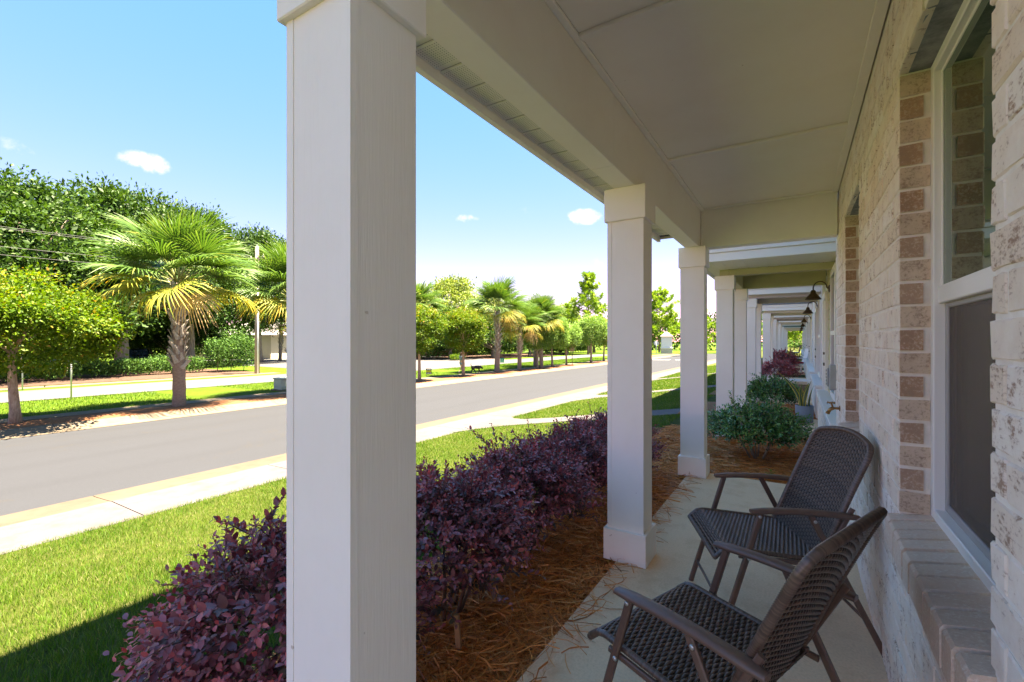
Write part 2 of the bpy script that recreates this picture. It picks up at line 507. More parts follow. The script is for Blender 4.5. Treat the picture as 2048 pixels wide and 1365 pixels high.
    simple('sign_back', (0.50, 0.52, 0.52), None, rough=0.45, metal=0.3)
    simple('sign_brown', (0.30, 0.28, 0.17), None, rough=0.6)
    simple('black_post', (0.02, 0.022, 0.02), None, rough=0.5)
    simple('stone_base', (0.55, 0.46, 0.40), (0.42, 0.34, 0.29), 8, 0.9, 0.5, 14, 0.03)
    simple('stucco_white', (0.78, 0.7332, 0.6864), (0.7332, 0.6864, 0.6396), 3, 0.8)
    simple('grey_roof', (0.20, 0.18, 0.18), (0.26, 0.24, 0.24), 10, 0.85)
    simple('car_black', (0.012, 0.012, 0.014), None, rough=0.12, spec=0.8)
    simple('car_silver', (0.22, 0.24, 0.27), None, rough=0.2, metal=0.6)
    simple('car_glass', (0.02, 0.035, 0.045), None, rough=0.04, spec=0.9)
    simple('tyre', (0.015, 0.015, 0.015), None, rough=0.85)
    simple('wheel_rim', (0.45, 0.45, 0.46), None, rough=0.3, metal=0.8)
    simple('headlight', (0.75, 0.77, 0.78), None, rough=0.1)
    simple('chrome', (0.7, 0.7, 0.72), None, rough=0.15, metal=0.9)
    simple('skin', (0.55, 0.29, 0.19), None, rough=0.6)
    simple('hair_brown', (0.06, 0.03, 0.018), None, rough=0.6)
    simple('shirt_grey_teal', (0.17, 0.25, 0.27), (0.24, 0.30, 0.31), 20, 0.9)
    simple('denim', (0.06, 0.14, 0.33), (0.35, 0.42, 0.52), 12, 0.9)
    simple('shoe_grey', (0.25, 0.23, 0.24), None, rough=0.7)
    simple('dog_fur', (0.010, 0.009, 0.010), (0.022, 0.018, 0.017), 40, 0.55)
    simple('collar_red', (0.5, 0.25, 0.2), None, rough=0.6)
    simple('white_plastic', (0.80, 0.80, 0.79), None, rough=0.4)
    simple('red_cloth', (0.42, 0.03, 0.04), None, rough=0.85)
    simple('brown_wicker', (0.17, 0.09, 0.05), (0.11, 0.055, 0.03), 60, 0.7)


build_materials()

# ------------------------------------------------------------------ mesh helpers


class MB:
    """collects verts and faces in one mesh"""

    def __init__(self):
        self.v = []
        self.f = []
        self.mi = []
        self.sm = []

    def add(self, vs, fs, mi=0, smooth=False):
        o = len(self.v)
        self.v += [tuple(p) for p in vs]
        for f in fs:
            self.f.append(tuple(o + i for i in f))
            self.mi.append(mi)
            self.sm.append(smooth)
        return self

    def box(self, x0, x1, y0, y1, z0, z1, mi=0, bev=0.0, M=None):
        if bev <= 0:
            vs = [(x, y, z) for z in (z0, z1) for y in (y0, y1) for x in (x0, x1)]
            fs = [(0, 2, 3, 1), (4, 5, 7, 6), (0, 1, 5, 4), (2, 6, 7, 3), (0, 4, 6, 2), (1, 3, 7, 5)]
        else:
            b = bev
            vs = []
            idx = {}
            for ax in range(3):
                for sx in (0, 1):
                    for sy in (0, 1):
                        for sz in (0, 1):
                            c = [x1 if sx else x0, y1 if sy else y0, z1 if sz else z0]
                            sg = [1 if sx else -1, 1 if sy else -1, 1 if sz else -1]
                            for k in range(3):
                                if k != ax:
                                    c[k] -= sg[k] * b
                            idx[(ax, sx, sy, sz)] = len(vs)
                            vs.append(tuple(c))
            fs = []
            for ax in range(3):
                o1, o2 = [(1, 2), (0, 2), (0, 1)][ax]
                for s in (0, 1):
                    q = []
                    for (p, r) in ((0, 0), (1, 0), (1, 1), (0, 1)):
                        k = [0, 0, 0]
                        k[ax] = s
                        k[o1] = p
                        k[o2] = r
                        q.append(idx[(ax, *k)])
                    fs.append(tuple(q))
            for a1, a2 in ((0, 1), (0, 2), (1, 2)):
                a3 = 3 - a1 - a2
                for s1 in (0, 1):
                    for s2 in (0, 1):
                        k0 = [0, 0, 0]
                        k0[a1] = s1
                        k0[a2] = s2
                        k1 = list(k0)
                        k1[a3] = 1
                        fs.append((idx[(a1, *k0)], idx[(a1, *k1)], idx[(a2, *k1)], idx[(a2, *k0)]))
            for sx in (0, 1):
                for sy in (0, 1):
                    for sz in (0, 1):
                        fs.append((idx[(0, sx, sy, sz)], idx[(1, sx, sy, sz)], idx[(2, sx, sy, sz)]))
        if M is not None:
            vs = [tuple(M @ Vector(p)) for p in vs]
        return self.add(vs, fs, mi)

    def tube(self, pts, rad, n=8, mi=0, cap=True, smooth=True, flat=None):
        pts = [Vector(p) for p in pts]
        if not hasattr(rad, '__len__'):
            rad = [rad] * len(pts)
        vs = []
        prev = None
        for i, p in enumerate(pts):
            t = (pts[min(i + 1, len(pts) - 1)] - pts[max(i - 1, 0)]).normalized()
            if prev is None:
                a = Vector((0, 0, 1)) if abs(t.z) < 0.9 else Vector((1, 0, 0))
                u = t.cross(a).normalized()
            else:
                u = (prev - t * prev.dot(t)).normalized()
            prev = u
            w = t.cross(u)
            for k in range(n):
                an = 2 * math.pi * k / n
                vs.append(p + (u * math.cos(an) + w * math.sin(an) * (flat or 1)) * rad[i])
        fs = []
        for i in range(len(pts) - 1):
            for k in range(n):
                a, b = i * n + k, i * n + (k + 1) % n
                fs.append((a, b, b + n, a + n))
        self.add(vs, fs, mi, smooth)
        if cap:
            o = len(self.v) - len(vs)
            self.f.append(tuple(o + k for k in range(n))[::-1])
            self.f.append(tuple(o + (len(pts) - 1) * n + k for k in range(n)))
            self.mi += [mi, mi]
            self.sm += [False, False]
        return self

    def lathe(self, prof, n=20, c=(0, 0, 0), mi=0, smooth=True):
        vs = []
        for r, z in prof:
            for k in range(n):
                a = 2 * math.pi * k / n
                vs.append((c[0] + r * math.cos(a), c[1] + r * math.sin(a), c[2] + z))
        fs = []
        for i in range(len(prof) - 1):
            for k in range(n):
                a, b = i * n + k, i * n + (k + 1) % n
                fs.append((a, b, b + n, a + n))
        return self.add(vs, fs, mi, smooth)

    def mesh(self, name, mats):
        me = bpy.data.meshes.new(name)
        me.from_pydata(self.v, [], self.f)
        for m in mats:
            me.materials.append(MATS[m])
        me.polygons.foreach_set('material_index', self.mi)
        me.polygons.foreach_set('use_smooth', self.sm)
        me.update()
        return me

    def build(self, name, mats, parent=None, rel=True):
        if isinstance(mats, str):
            mats = [mats]
        return link(name, self.mesh(name, mats), parent, rel)


def link(name, me, parent=None, rel=True):
    """rel=True: mesh is in world coordinates under a parent Empty that stands at its base"""
    o = bpy.data.objects.new(name, me)
    COL.objects.link(o)
    if parent is not None:
        o.parent = parent
        if rel and parent.type == 'EMPTY':
            o.matrix_parent_inverse = Matrix.Translation(-parent.location)
    return o


def tag(o, label, cat, group=None):
    o['label'] = label
    o['category'] = cat
    if group:
        o['group'] = group
    return o


def empty(name, loc, label=None, cat=None, group=None):
    o = bpy.data.objects.new(name, None)
    o.empty_display_size = 0.2
    o.location = loc
    COL.objects.link(o)
    if label:
        tag(o, label, cat, group)
    return o


def structure(o):
    o['kind'] = 'structure'
    return o


def stuff(o):
    o['kind'] = 'stuff'
    return o


def copy_tree(o, parent=None):
    c = o.copy()
    COL.objects.link(c)
    c.parent = parent
    for ch in list(o.children):
        copy_tree(ch, c)
    return c


def np_mesh(name, V, loops, nper, mat, rnd=None, smooth=False):
    """V (n,3); loops flat index array; nper = verts per face (int) or array"""
    me = bpy.data.meshes.new(name)
    V = np.ascontiguousarray(V, dtype=np.float32)
    loops = np.ascontiguousarray(loops, dtype=np.int32).ravel()
    me.vertices.add(len(V))
    me.vertices.foreach_set('co', V.ravel())
    me.loops.add(len(loops))
    me.loops.foreach_set('vertex_index', loops)
    if isinstance(nper, int):
        nf = len(loops) // nper
        tot = np.full(nf, nper, np.int32)
    else:
        tot = np.asarray(nper, np.int32)
        nf = len(tot)
    st = np.concatenate([[0], np.cumsum(tot)[:-1]]).astype(np.int32)
    me.polygons.add(nf)
    me.polygons.foreach_set('loop_start', st)
    if smooth:
        me.polygons.foreach_set('use_smooth', np.ones(nf, bool))
    if rnd is not None:
        a = me.attributes.new('rnd', 'FLOAT', 'POINT')
        a.data.foreach_set('value', np.ascontiguousarray(rnd, dtype=np.float32))
    me.materials.append(MATS[mat])
    me.update()
    me.validate()
    return me


def unit(a):
    return a / np.maximum(np.linalg.norm(a, axis=1, keepdims=True), 1e-9)


def leaves(name, P, A, N, S, rnd, mat, asp=0.5, fold=0.18):
    """folded leaf (4 verts, 2 triangles) at P along A, facing N, of size S"""
    A = unit(A)
    B = unit(np.cross(A, N))
    Nn = np.cross(B, A)
    S = S[:, None]
    mid = P + A * S * 0.48
    V = np.stack([P, mid + B * S * asp * 0.5 + Nn * S * fold * 0.5, P + A * S, mid - B * S * asp * 0.5 + Nn * S * fold * 0.5], 1).reshape(-1, 3)
    n = len(P)
    b = np.arange(n)[:, None] * 4
    F = np.concatenate([b + np.array([[0, 1, 2]]), b + np.array([[0, 2, 3]])], 1)
    return np_mesh(name, V, F, 3, mat, np.repeat(rnd, 4))


def leaves6(name, P, A, N, S, rnd, mat, asp=0.5, fold=0.2, droop=0.12):
    """fuller leaf for near plants: 7 verts, 6 triangles, folded along the midrib and bent down at the tip"""
    A = unit(A)
    B = unit(np.cross(A, N))
    Nn = np.cross(B, A)
    S = S[:, None]
    r = lambda a, b, c: P + A * S * a + B * S * b + Nn * S * c
    h = asp * 0.5
    V = np.stack([r(0, 0, 0), r(0.3, h * 0.85, fold * h), r(0.68, h * 0.8, fold * h - droop * 0.4), r(1, 0, -droop),
                  r(0.68, -h * 0.8, fold * h - droop * 0.4), r(0.3, -h * 0.85, fold * h), r(0.5, 0, -droop * 0.1)], 1).reshape(-1, 3)
    n = len(P)
    b = np.arange(n)[:, None] * 7
    F = np.concatenate([b + np.array([[i, (i + 1) % 6, 6]]) for i in range(6)], 1)
    return np_mesh(name, V, F, 3, mat, np.repeat(rnd, 7))


def rdir(n):
    return unit(rng.normal(size=(n, 3)))


# ------------------------------------------------------------------ ground
Y0, Y1 = -14.0, 120.0


def lawn_z(X):
    return np.interp(X, [-7.26, -5.5, -3.8, -2.0], [-0.915, -0.655, -0.385, -0.115])


def sheet(name, xs, zs, mat, y0=Y0, y1=Y1, ny=1):
    mb = MB()
    n = len(xs)
    for j in range(ny + 1):
        y = y0 + (y1 - y0) * j / ny
        mb.v += [(x, y, z) for x, z in zip(xs, zs)]
    for j in range(ny):
        for i in range(n - 1):
            mb.f.append((j * n + i, j * n + i + 1, (j + 1) * n + i + 1, (j + 1) * n + i))
            mb.mi.append(0)
            mb.sm.append(True)
    return mb.build(name, mat)


FZ = -0.93        # level of the far side of the street
g = MB()
g.add([(-900, -500, -1.25), (500, -500, -1.25), (500, 1200, -1.25), (-900, 1200, -1.25)], [(0, 1, 2, 3)])
structure(g.build('ground', 'far_grass'))
structure(sheet('lawn', [-7.26, -5.5, -3.8, -2.0, 3.0], [-0.915, -0.655, -0.385, -0.115, -0.115], 'lawn_soil'))
structure(sheet('road', [-17.25, -16.0, -13.2, -10.2, -9.16], [-1.085, -1.04, -0.985, -0.99, -1.0], 'asphalt', Y0, 92))
structure(sheet('far_lawn', [-60, -31.0, -25.0, -19.75], [-0.945, -0.945, -0.945, -0.935], 'far_grass', -40, 84))
structure(sheet('back_road', [-30.4, -28, -25.2], [-0.925, -0.90, -0.925], 'old_asphalt', -40, 75))
structure(sheet('planting_strip', [-18.95, -18.2, -17.5], [-0.925, -0.90, -0.935], 'pine_bark_mulch', -14, 84))


def side_court():
    """paved side street with a grass island that joins the back road"""
    mb = MB()
    mb.add([(-30.3, 20.5, -0.93), (-30.3, 47, -0.93), (-33, 50, -0.93), (-62, 56, -0.93), (-62, 24, -0.93), (-34, 22.5, -0.93)], [(0, 1, 2, 3, 4, 5)])
    structure(mb.build('side_street', 'old_asphalt'))
    mb = MB()
    n = 28
    ring = [(-41.5 + 7.2 * math.cos(2 * math.pi * k / n), 31.5 + 2.6 * math.sin(2 * math.pi * k / n)) for k in range(n)]
    mb.add([(x, y, -0.93) for x, y in ring] + [(-41.5 + (x + 41.5) * 0.97, 31.5 + (y - 31.5) * 0.95, -0.86) for x, y in ring], [(k, (k + 1) % n, n + (k + 1) % n, n + k) for k in range(n)] + [tuple(range(n, 2 * n))])
    structure(mb.build('grass_island', 'far_grass'))


side_court()

# cross street at the far end with the stop bar
mb = MB()
mb.add([(-60, 75, -0.99), (40, 75, -0.99), (40, 88, -0.99), (-60, 88, -0.99)], [(0, 1, 2, 3)])
structure(mb.build('cross_street', 'asphalt'))
mb = MB()
mb.add([(-15.9, 59.3, -1.028), (-12.4, 59.3, -0.975), (-12.4, 59.95, -0.975), (-15.9, 59.95, -1.028)], [(0, 1, 2, 3)])
structure(mb.build('stop_bar', 'paint_line'))


def strip_panels(name, part, xs, zs, thick, mat, joints, gap, y0, y1):
    """a paved strip cast in panels: bed under the joints plus one object for every panel"""
    par = structure(sheet(name, xs, [z - 0.012 for z in zs], 'dark_mulch', y0, y1))
    ys = [y0] + [j for j in joints if y0 < j < y1] + [y1]
    for a, b in zip(ys[:-1], ys[1:]):
        mb = MB()
        n = len(xs)
        aa, bb = a + gap / 2, b - gap / 2
        top = [(x, y, z) for y in (aa, bb) for x, z in zip(xs, zs)]
        bot = [(x, y, z - thick) for x, y, z in top]
        fs = []
        for i in range(n - 1):
            fs.append((i, i + 1, n + i + 1, n + i))
        m = len(top)
        fs += [(i, i + m, i + 1 + m, i + 1) for i in range(n - 1)]
        fs += [(n + i + 1, n + i + 1 + m, n + i + m, n + i) for i in range(n - 1)]
        fs += [(0, n, n + m, m), (n - 1, n - 1 + m, 2 * n - 1 + m, 2 * n - 1)]
        mb.add(top + bot, fs)
        mb.build(part, mat, par)
    return par


JN = [2.5 + 2.3 * k for k in range(-8, 40)]
strip_panels('sidewalk', 'panel', [-8.42, -7.255], [-0.935, -0.91], 0.08, 'sidewalk_concrete', JN, 0.014, -14, 92)
strip_panels('gutter', 'gutter_section', [-9.18, -9.0, -8.6, -8.435], [-0.995, -0.985, -0.955, -0.94], 0.08, 'gutter_concrete', [2.5 + 4.6 * k for k in range(-4, 20)], 0.012, -14, 92)
strip_panels('far_curb', 'curb_section', [-17.5, -17.42, -17.30, -17.16, -16.95, -16.7], [-0.925, -0.918, -0.945, -1.03, -1.058, -1.05], 0.06, 'curb_concrete', [0.8 + 3.1 * k for k in range(-5, 28)], 0.014, -14, 82)
strip_panels('far_sidewalk', 'panel', [-19.78, -18.9], [-0.905, -0.905], 0.06, 'curb_concrete', [1.4 + 1.5 * k for k in range(-10, 55)], 0.012, -14, 82)
strip_panels('back_sidewalk', 'panel', [-32.6, -31.6], [-0.915, -0.915], 0.06, 'curb_concrete', [1.4 + 3 * k for k in range(-10, 6)], 0.012, -30, 19)


def walkway(y0, y1, flare=0.9):
    """front walk from the sidewalk up the slope to the porch, flared where it meets the sidewalk"""
    mb = MB()
    xs = [-7.30, -7.0, -6.4, -5.5, -3.8, -2.0, -1.0]
    fl = [flare, flare * 0.55, flare * 0.15, 0, 0, 0, 0]
    zs = [float(lawn_z(x)) + 0.012 for x in xs]
    vs = []
    for x, z, f in zip(xs, zs, fl):
        vs += [(x, y0 - f, z), (x, y1 + f, z), (x, y0 - f, z - 0.06), (x, y1 + f, z - 0.06)]
    fs = []
    for i in range(len(xs) - 1):
        a, b = i * 4, i * 4 + 4
        fs += [(a, b, b + 1, a + 1), (a, a + 2, b + 2, b), (a + 1, b + 1, b + 3, a + 3)]
    mb.add(vs, fs)
    return structure(mb.build('walkway', 'sidewalk_concrete'))


WALKS = [(9.75, 10.75), (16.6, 17.5), (26.5, 27.4)]
for w in WALKS:
    walkway(*w)


def grass(name, n, xr, yr, hgt, wid, zf, keep=None, dens=None, lean=0.5):
    x = rng.uniform(*xr, n)
    y = rng.uniform(*yr, n)
    d = x * -0.5315 + y * 0.8471
    k = np.ones(n, bool)
    if dens is not None:
        k &= rng.random(n) < dens(x, y, d)
    for a, b in WALKS:
        k &= ~((y > a - 0.02 - np.clip(-6.4 - x, 0, 1) * 0.9) & (y < b + 0.02 + np.clip(-6.4 - x, 0, 1) * 0.9))
    if keep is not None:
        k &= keep(x, y)
    x, y, d = x[k], y[k], d[k]
    n = len(x)
    z = zf(x)
    sc = np.clip(d / 6.0, 0.85, 3.0)
    patch = 0.5 + 0.5 * np.sin(x * 2.1 + 1.3 * np.sin(y * 1.7)) * np.sin(y * 2.6 + 1.1 * np.sin(x * 2.9))
    h = hgt * rng.uniform(0.55, 1.25, n) * (0.75 + 0.4 * patch)
    a = rng.uniform(0, 2 * np.pi, n)
    w = wid * sc * rng.uniform(0.7, 1.3, n)
    bx, by = np.cos(a) * w / 2, np.sin(a) * w / 2
    la = rng.uniform(0, 2 * np.pi, n)
    ll = h * rng.uniform(0.1, lean * 1.6, n)
    lx, ly = np.cos(la) * ll, np.sin(la) * ll
    P = np.stack([x, y, z], 1)
    o = np.zeros(n)
    V = np.stack([P + np.stack([-bx, -by, o], 1), P + np.stack([bx, by, o], 1),
                  P + np.stack([bx * 0.7 + lx * 0.4, by * 0.7 + ly * 0.4, h * 0.6], 1), P + np.stack([-bx * 0.7 + lx * 0.4, -by * 0.7 + ly * 0.4, h * 0.6], 1),
                  P + np.stack([lx, ly, h], 1)], 1).reshape(-1, 3)
    b = np.arange(n)[:, None] * 5
    F = np.concatenate([b + np.array([[0, 1, 2]]), b + np.array([[0, 2, 3]]), b + np.array([[3, 2, 4]])], 1)
    rv = np.clip(rng.beta(2.0, 2.4, n) * 0.75 + 0.22 * (1 - patch) + (rng.random(n) < 0.06) * 0.5, 0, 1)
    o = link(name, np_mesh(name, V, F, 3, 'grass_blade', np.repeat(rv, 5)))
    o['label'] = {'near': 'sunny clipped lawn grass between the porch bed and sidewalk'}.get('near')
    o['category'] = 'grass'
    return stuff(o)


gr = grass('lawn_grass', 420000, (-7.30, -1.95), (-0.6, 15), 0.05, 0.0042, lambda x: lawn_z(x) - 0.004,
           dens=lambda x, y, d: np.clip((3.6 / np.maximum(d, 1.0)) ** 1.15, 0, 1) * (d > 1.0))
gr['label'] = 'short green lawn grass sloping from the porch to the sidewalk'
gr = grass('lawn_grass', 60000, (-7.30, -1.95), (15, 42), 0.06, 0.0055, lambda x: lawn_z(x) - 0.004)
gr['label'] = 'far stretch of lawn grass in front of the other porches'
gr = grass('verge_grass', 70000, (-25.2, -19.72), (-4, 60), 0.07, 0.006, lambda x: x * 0 - 0.945)
gr['label'] = 'strip of green grass across the street beside the back road'


def straw(name, n, region, zf, label, L=(0.12, 0.24), w=0.0016):
    x = rng.uniform(region[0], region[1], n)
    y = rng.uniform(region[2], region[3], n)
    a = rng.uniform(0, 2 * np.pi, n)
    ln = rng.uniform(*L, n)
    bend = rng.normal(0, 0.25, n)
    zz = zf(x, y) + rng.uniform(0.0, 0.035, n)
    tilt = rng.normal(0, 0.12, n)
    pts = []
    for t in (-0.5, -0.17, 0.17, 0.5):
        aa = a + bend * t * 2
        px = x + np.cos(aa) * ln * t
        py = y + np.sin(aa) * ln * t
        pz = zz + tilt * ln * t - (t * 2) ** 2 * 0.006
        pts.append(np.stack([px, py, np.maximum(pz, zf(px, py) + 0.002)], 1))
    sx, sy = -np.sin(a) * w, np.cos(a) * w
    side = np.stack([sx, sy, rng.normal(0, w, n)], 1)
    V = np.stack([q for p in pts for q in (p - side, p + side)], 1).reshape(-1, 3)
    b = np.arange(n)[:, None] * 8
    F = np.concatenate([b + np.array([[2 * i, 2 * i + 1, 2 * i + 3, 2 * i + 2]]) for i in range(3)], 1)
    rv = np.clip(rng.beta(2.2, 2.0, n), 0, 1)
    o = link(name, np_mesh(name, V, F, 4, 'straw_needle', np.repeat(rv, 8)))
    o['label'] = label
    o['category'] = 'pine straw'
    return stuff(o)


def bed_z(x, y):
    return np.interp(x, [-2.1, -1.55, -1.05, -0.9], [-0.115, -0.03, -0.045, -0.02])


sb = sheet('planting_bed', [-2.1, -1.55, -1.05, -0.97], [-0.108, -0.035, -0.05, -0.055], 'straw_bed', -1.0, 5.4)
structure(sb)
straw('pine_straw', 36000, (-2.05, -1.0, 0.4, 5.3), bed_z, 'rust brown pine straw under the purple hedge beside the slab')
straw('pine_straw', 260, (-1.0, -0.84, 1.0, 5.0), lambda x, y: x * 0 + 0.002, 'loose pine needles strewn along the slab edge')
for a, b in ((5.16, 7.95), (9.7, 11.9), (13.6, 17.6)):
    structure(sheet('planting_bed', [-2.1, -1.2, 0.40], [-0.10, -0.06, -0.055], 'straw_bed', a, b))
straw('pine_straw', 16000, (-1.8, 0.36, 5.17, 7.93), lambda x, y: x * 0 - 0.05, 'rust brown pine straw around the green shrub past the last column')
straw('pine_straw', 4000, (-1.4, 0.36, 9.72, 11.9), lambda x, y: x * 0 - 0.05, 'pine straw bed behind the blue pot', w=0.003)

# ------------------------------------------------------------------ the brick townhouse with the porch
WX = 0.312           # face of the brick
COURSE = 0.0837
ZB = 0.766 - 9 * COURSE
SILL_Z, HEAD_Z = 0.766, 0.766 + 19 * COURSE
OPEN = [(1.22, 2.154), (3.41, 4.36)]
WALL_Y0, WALL_Y1 = -0.6, 5.33
CEIL_Z = 2.745
BEAM_Z = 2.345

house = empty('townhouse', (0.5, 2.5, 0), 'white washed brick townhouse with white porch columns around the two wicker chairs', 'townhouse', 'row of attached townhouses')


def project(x, y, z):
    d = -x * 0.5315 + y * 0.8471
    if d < 0.05:
        return None
    return (1024 + 910 * (x * 0.8471 + y * 0.5315) / d, 682.5 - 910 * (z - CAM_Z) / d)


def brick_mesh(name, L, H, x0, x1, jit, mats, end_mi=0):
    """brick with a slightly uneven, chamfered front; origin at its lower near corner"""
    mb = MB()
    r = lambda s: random.uniform(-s, s)
    ys = [0, L * 0.35, L * 0.68, L]
    per = [(ys[0], 0), (ys[1], 0), (ys[2], 0), (ys[3], 0), (ys[3], H), (ys[2], H), (ys[1], H), (ys[0], H)]
    n = 8
    outer = [(x0 + 0.0035, y + r(jit), z + r(jit)) for y, z in per]
    cx = L / 2
    cz = H / 2
    inner = [(x0 + r(0.0012), y + (0.0035 if y < cx else -0.0035) + r(jit), z + (0.0035 if z < cz else -0.0035) + r(jit)) for y, z in per]
    back = [(x1, 0, 0), (x1, L, 0), (x1, L, H), (x1, 0, H)]
    mb.add(outer + inner, [(i, n + i, n + (i + 1) % n, (i + 1) % n) for i in range(n)] + [(n + 0, n + 7, n + 6, n + 1), (n + 1, n + 6, n + 5, n + 2), (n + 2, n + 5, n + 4, n + 3)])
    mb.add(outer + back, [(0, 1, 2, 3, 9, 8), (4, 5, 6, 7, 11, 10), (3, 4, 10, 9)], 0)
    mb.add(outer + back, [(7, 0, 8, 11)], end_mi)
    return mb.mesh(name, mats)


def build_brick_wall():
    wall = MB()
    bx0 = WX + 0.0042
    full = [(WALL_Y0, OPEN[0][0]), (OPEN[0][1], OPEN[1][0]), (OPEN[1][1], WALL_Y1)]
    for i, (a, b) in enumerate(full):
        wall.box(bx0, 0.56, a + (0.009 if i else 0), b - (0.009 if i < 2 else 0), -0.12, CEIL_Z + 0.02)
    for a, b in OPEN:
        wall.box(bx0, 0.56, a - 0.0088, b + 0.0088, -0.12, SILL_Z - 0.10)
        wall.box(bx0, 0.56, a - 0.0088, b + 0.0088, HEAD_Z + 0.008, CEIL_Z + 0.02)
    w = wall.build('brick_wall', 'mortar', house)
    LP, JT = 0.25, 0.0105
    H = COURSE - JT
    items = []
    nrow = int((CEIL_Z - ZB) / COURSE) + 1
    for r in range(-1, nrow):
        z0 = ZB + r * COURSE
        z1 = z0 + H
        if z1 > CEIL_Z + 0.01:
            continue
        if 9 <= r < 28:
            iv = full
        elif r == 8:
            iv = [(WALL_Y0, OPEN[0][0] - 0.03), (OPEN[0][1] + 0.03, OPEN[1][0] - 0.03), (OPEN[1][1] + 0.03, WALL_Y1)]
        else:
            iv = [(WALL_Y0, WALL_Y1)]
        off = (r % 2) * 0.125 + 0.02
        for a, b in iv:
            cuts = [a]
            k = math.ceil((a - off) / LP)
            while off + k * LP < b - 0.06:
                if off + k * LP > a + 0.06:
                    cuts.append(off + k * LP)
                k += 1
            cuts.append(b)
            for i, (p, q) in enumerate(zip(cuts[:-1], cuts[1:])):
                jamb = (9 <= r < 28) and any(abs(p - o[1]) < 1e-6 for o in OPEN)
                y0 = p if i == 0 else p + JT / 2
                y1 = q if i == len(cuts) - 2 else q - JT / 2
                items.append((y0, y1 - y0, z0, r, jamb))
    # the largest in the picture become single bricks
    sc = []
    for it in items:
        y0, L, z0, r, jamb = it
        c = [project(WX, y, z) for y in (y0, y0 + L) for z in (z0, z0 + H)]
        area = 0
        if all(c):
            xs = [min(max(p[0], 0), 2048) for p in c]
            ys = [min(max(p[1], 0), 1365) for p in c]
            area = (max(xs) - min(xs)) * (max(ys) - min(ys))
        if jamb:
            area += 3000
        sc.append(area)
    order = sorted(range(len(items)), key=lambda i: -sc[i])
    single = set(i for i in order[:298] if sc[i] > 0)
    cache = {}
    fieldm = MB()
    for i, (y0, L, z0, r, jamb) in enumerate(items):
        if jamb:
            brown = (r % 2 == 0)
            key = ('jamb', brown, round(L, 2), random.randrange(3))
            if key not in cache:
                cache[key] = brick_mesh('brick', L, H, 0, 0.088 if not brown else 0.068, 0.0022, ['washed_brick', 'raw_brown_brick' if brown else 'raw_tan_brick'], 1)
        else:
            key = (round(L, 2), random.randrange(5))
            if key not in cache:
                cache[key] = brick_mesh('brick', L, H, 0, 0.03, 0.0022, ['washed_brick'])
        dx = random.uniform(-0.0015, 0.0015)
        if i in single:
            o = bpy.data.objects.new('brick', cache[key])
            COL.objects.link(o)
            o.parent = w
            o.location = (WX + dx, y0, z0)
        else:
            me = cache[key]
            fieldm.add([(v.co.x + WX + dx, v.co.y + y0, v.co.z + z0) for v in me.vertices], [tuple(p.vertices) for p in me.polygons])
    f = fieldm.build('brick_field', 'washed_brick_field', w)
    stuff(f)
    return w


brick_wall = build_brick_wall()


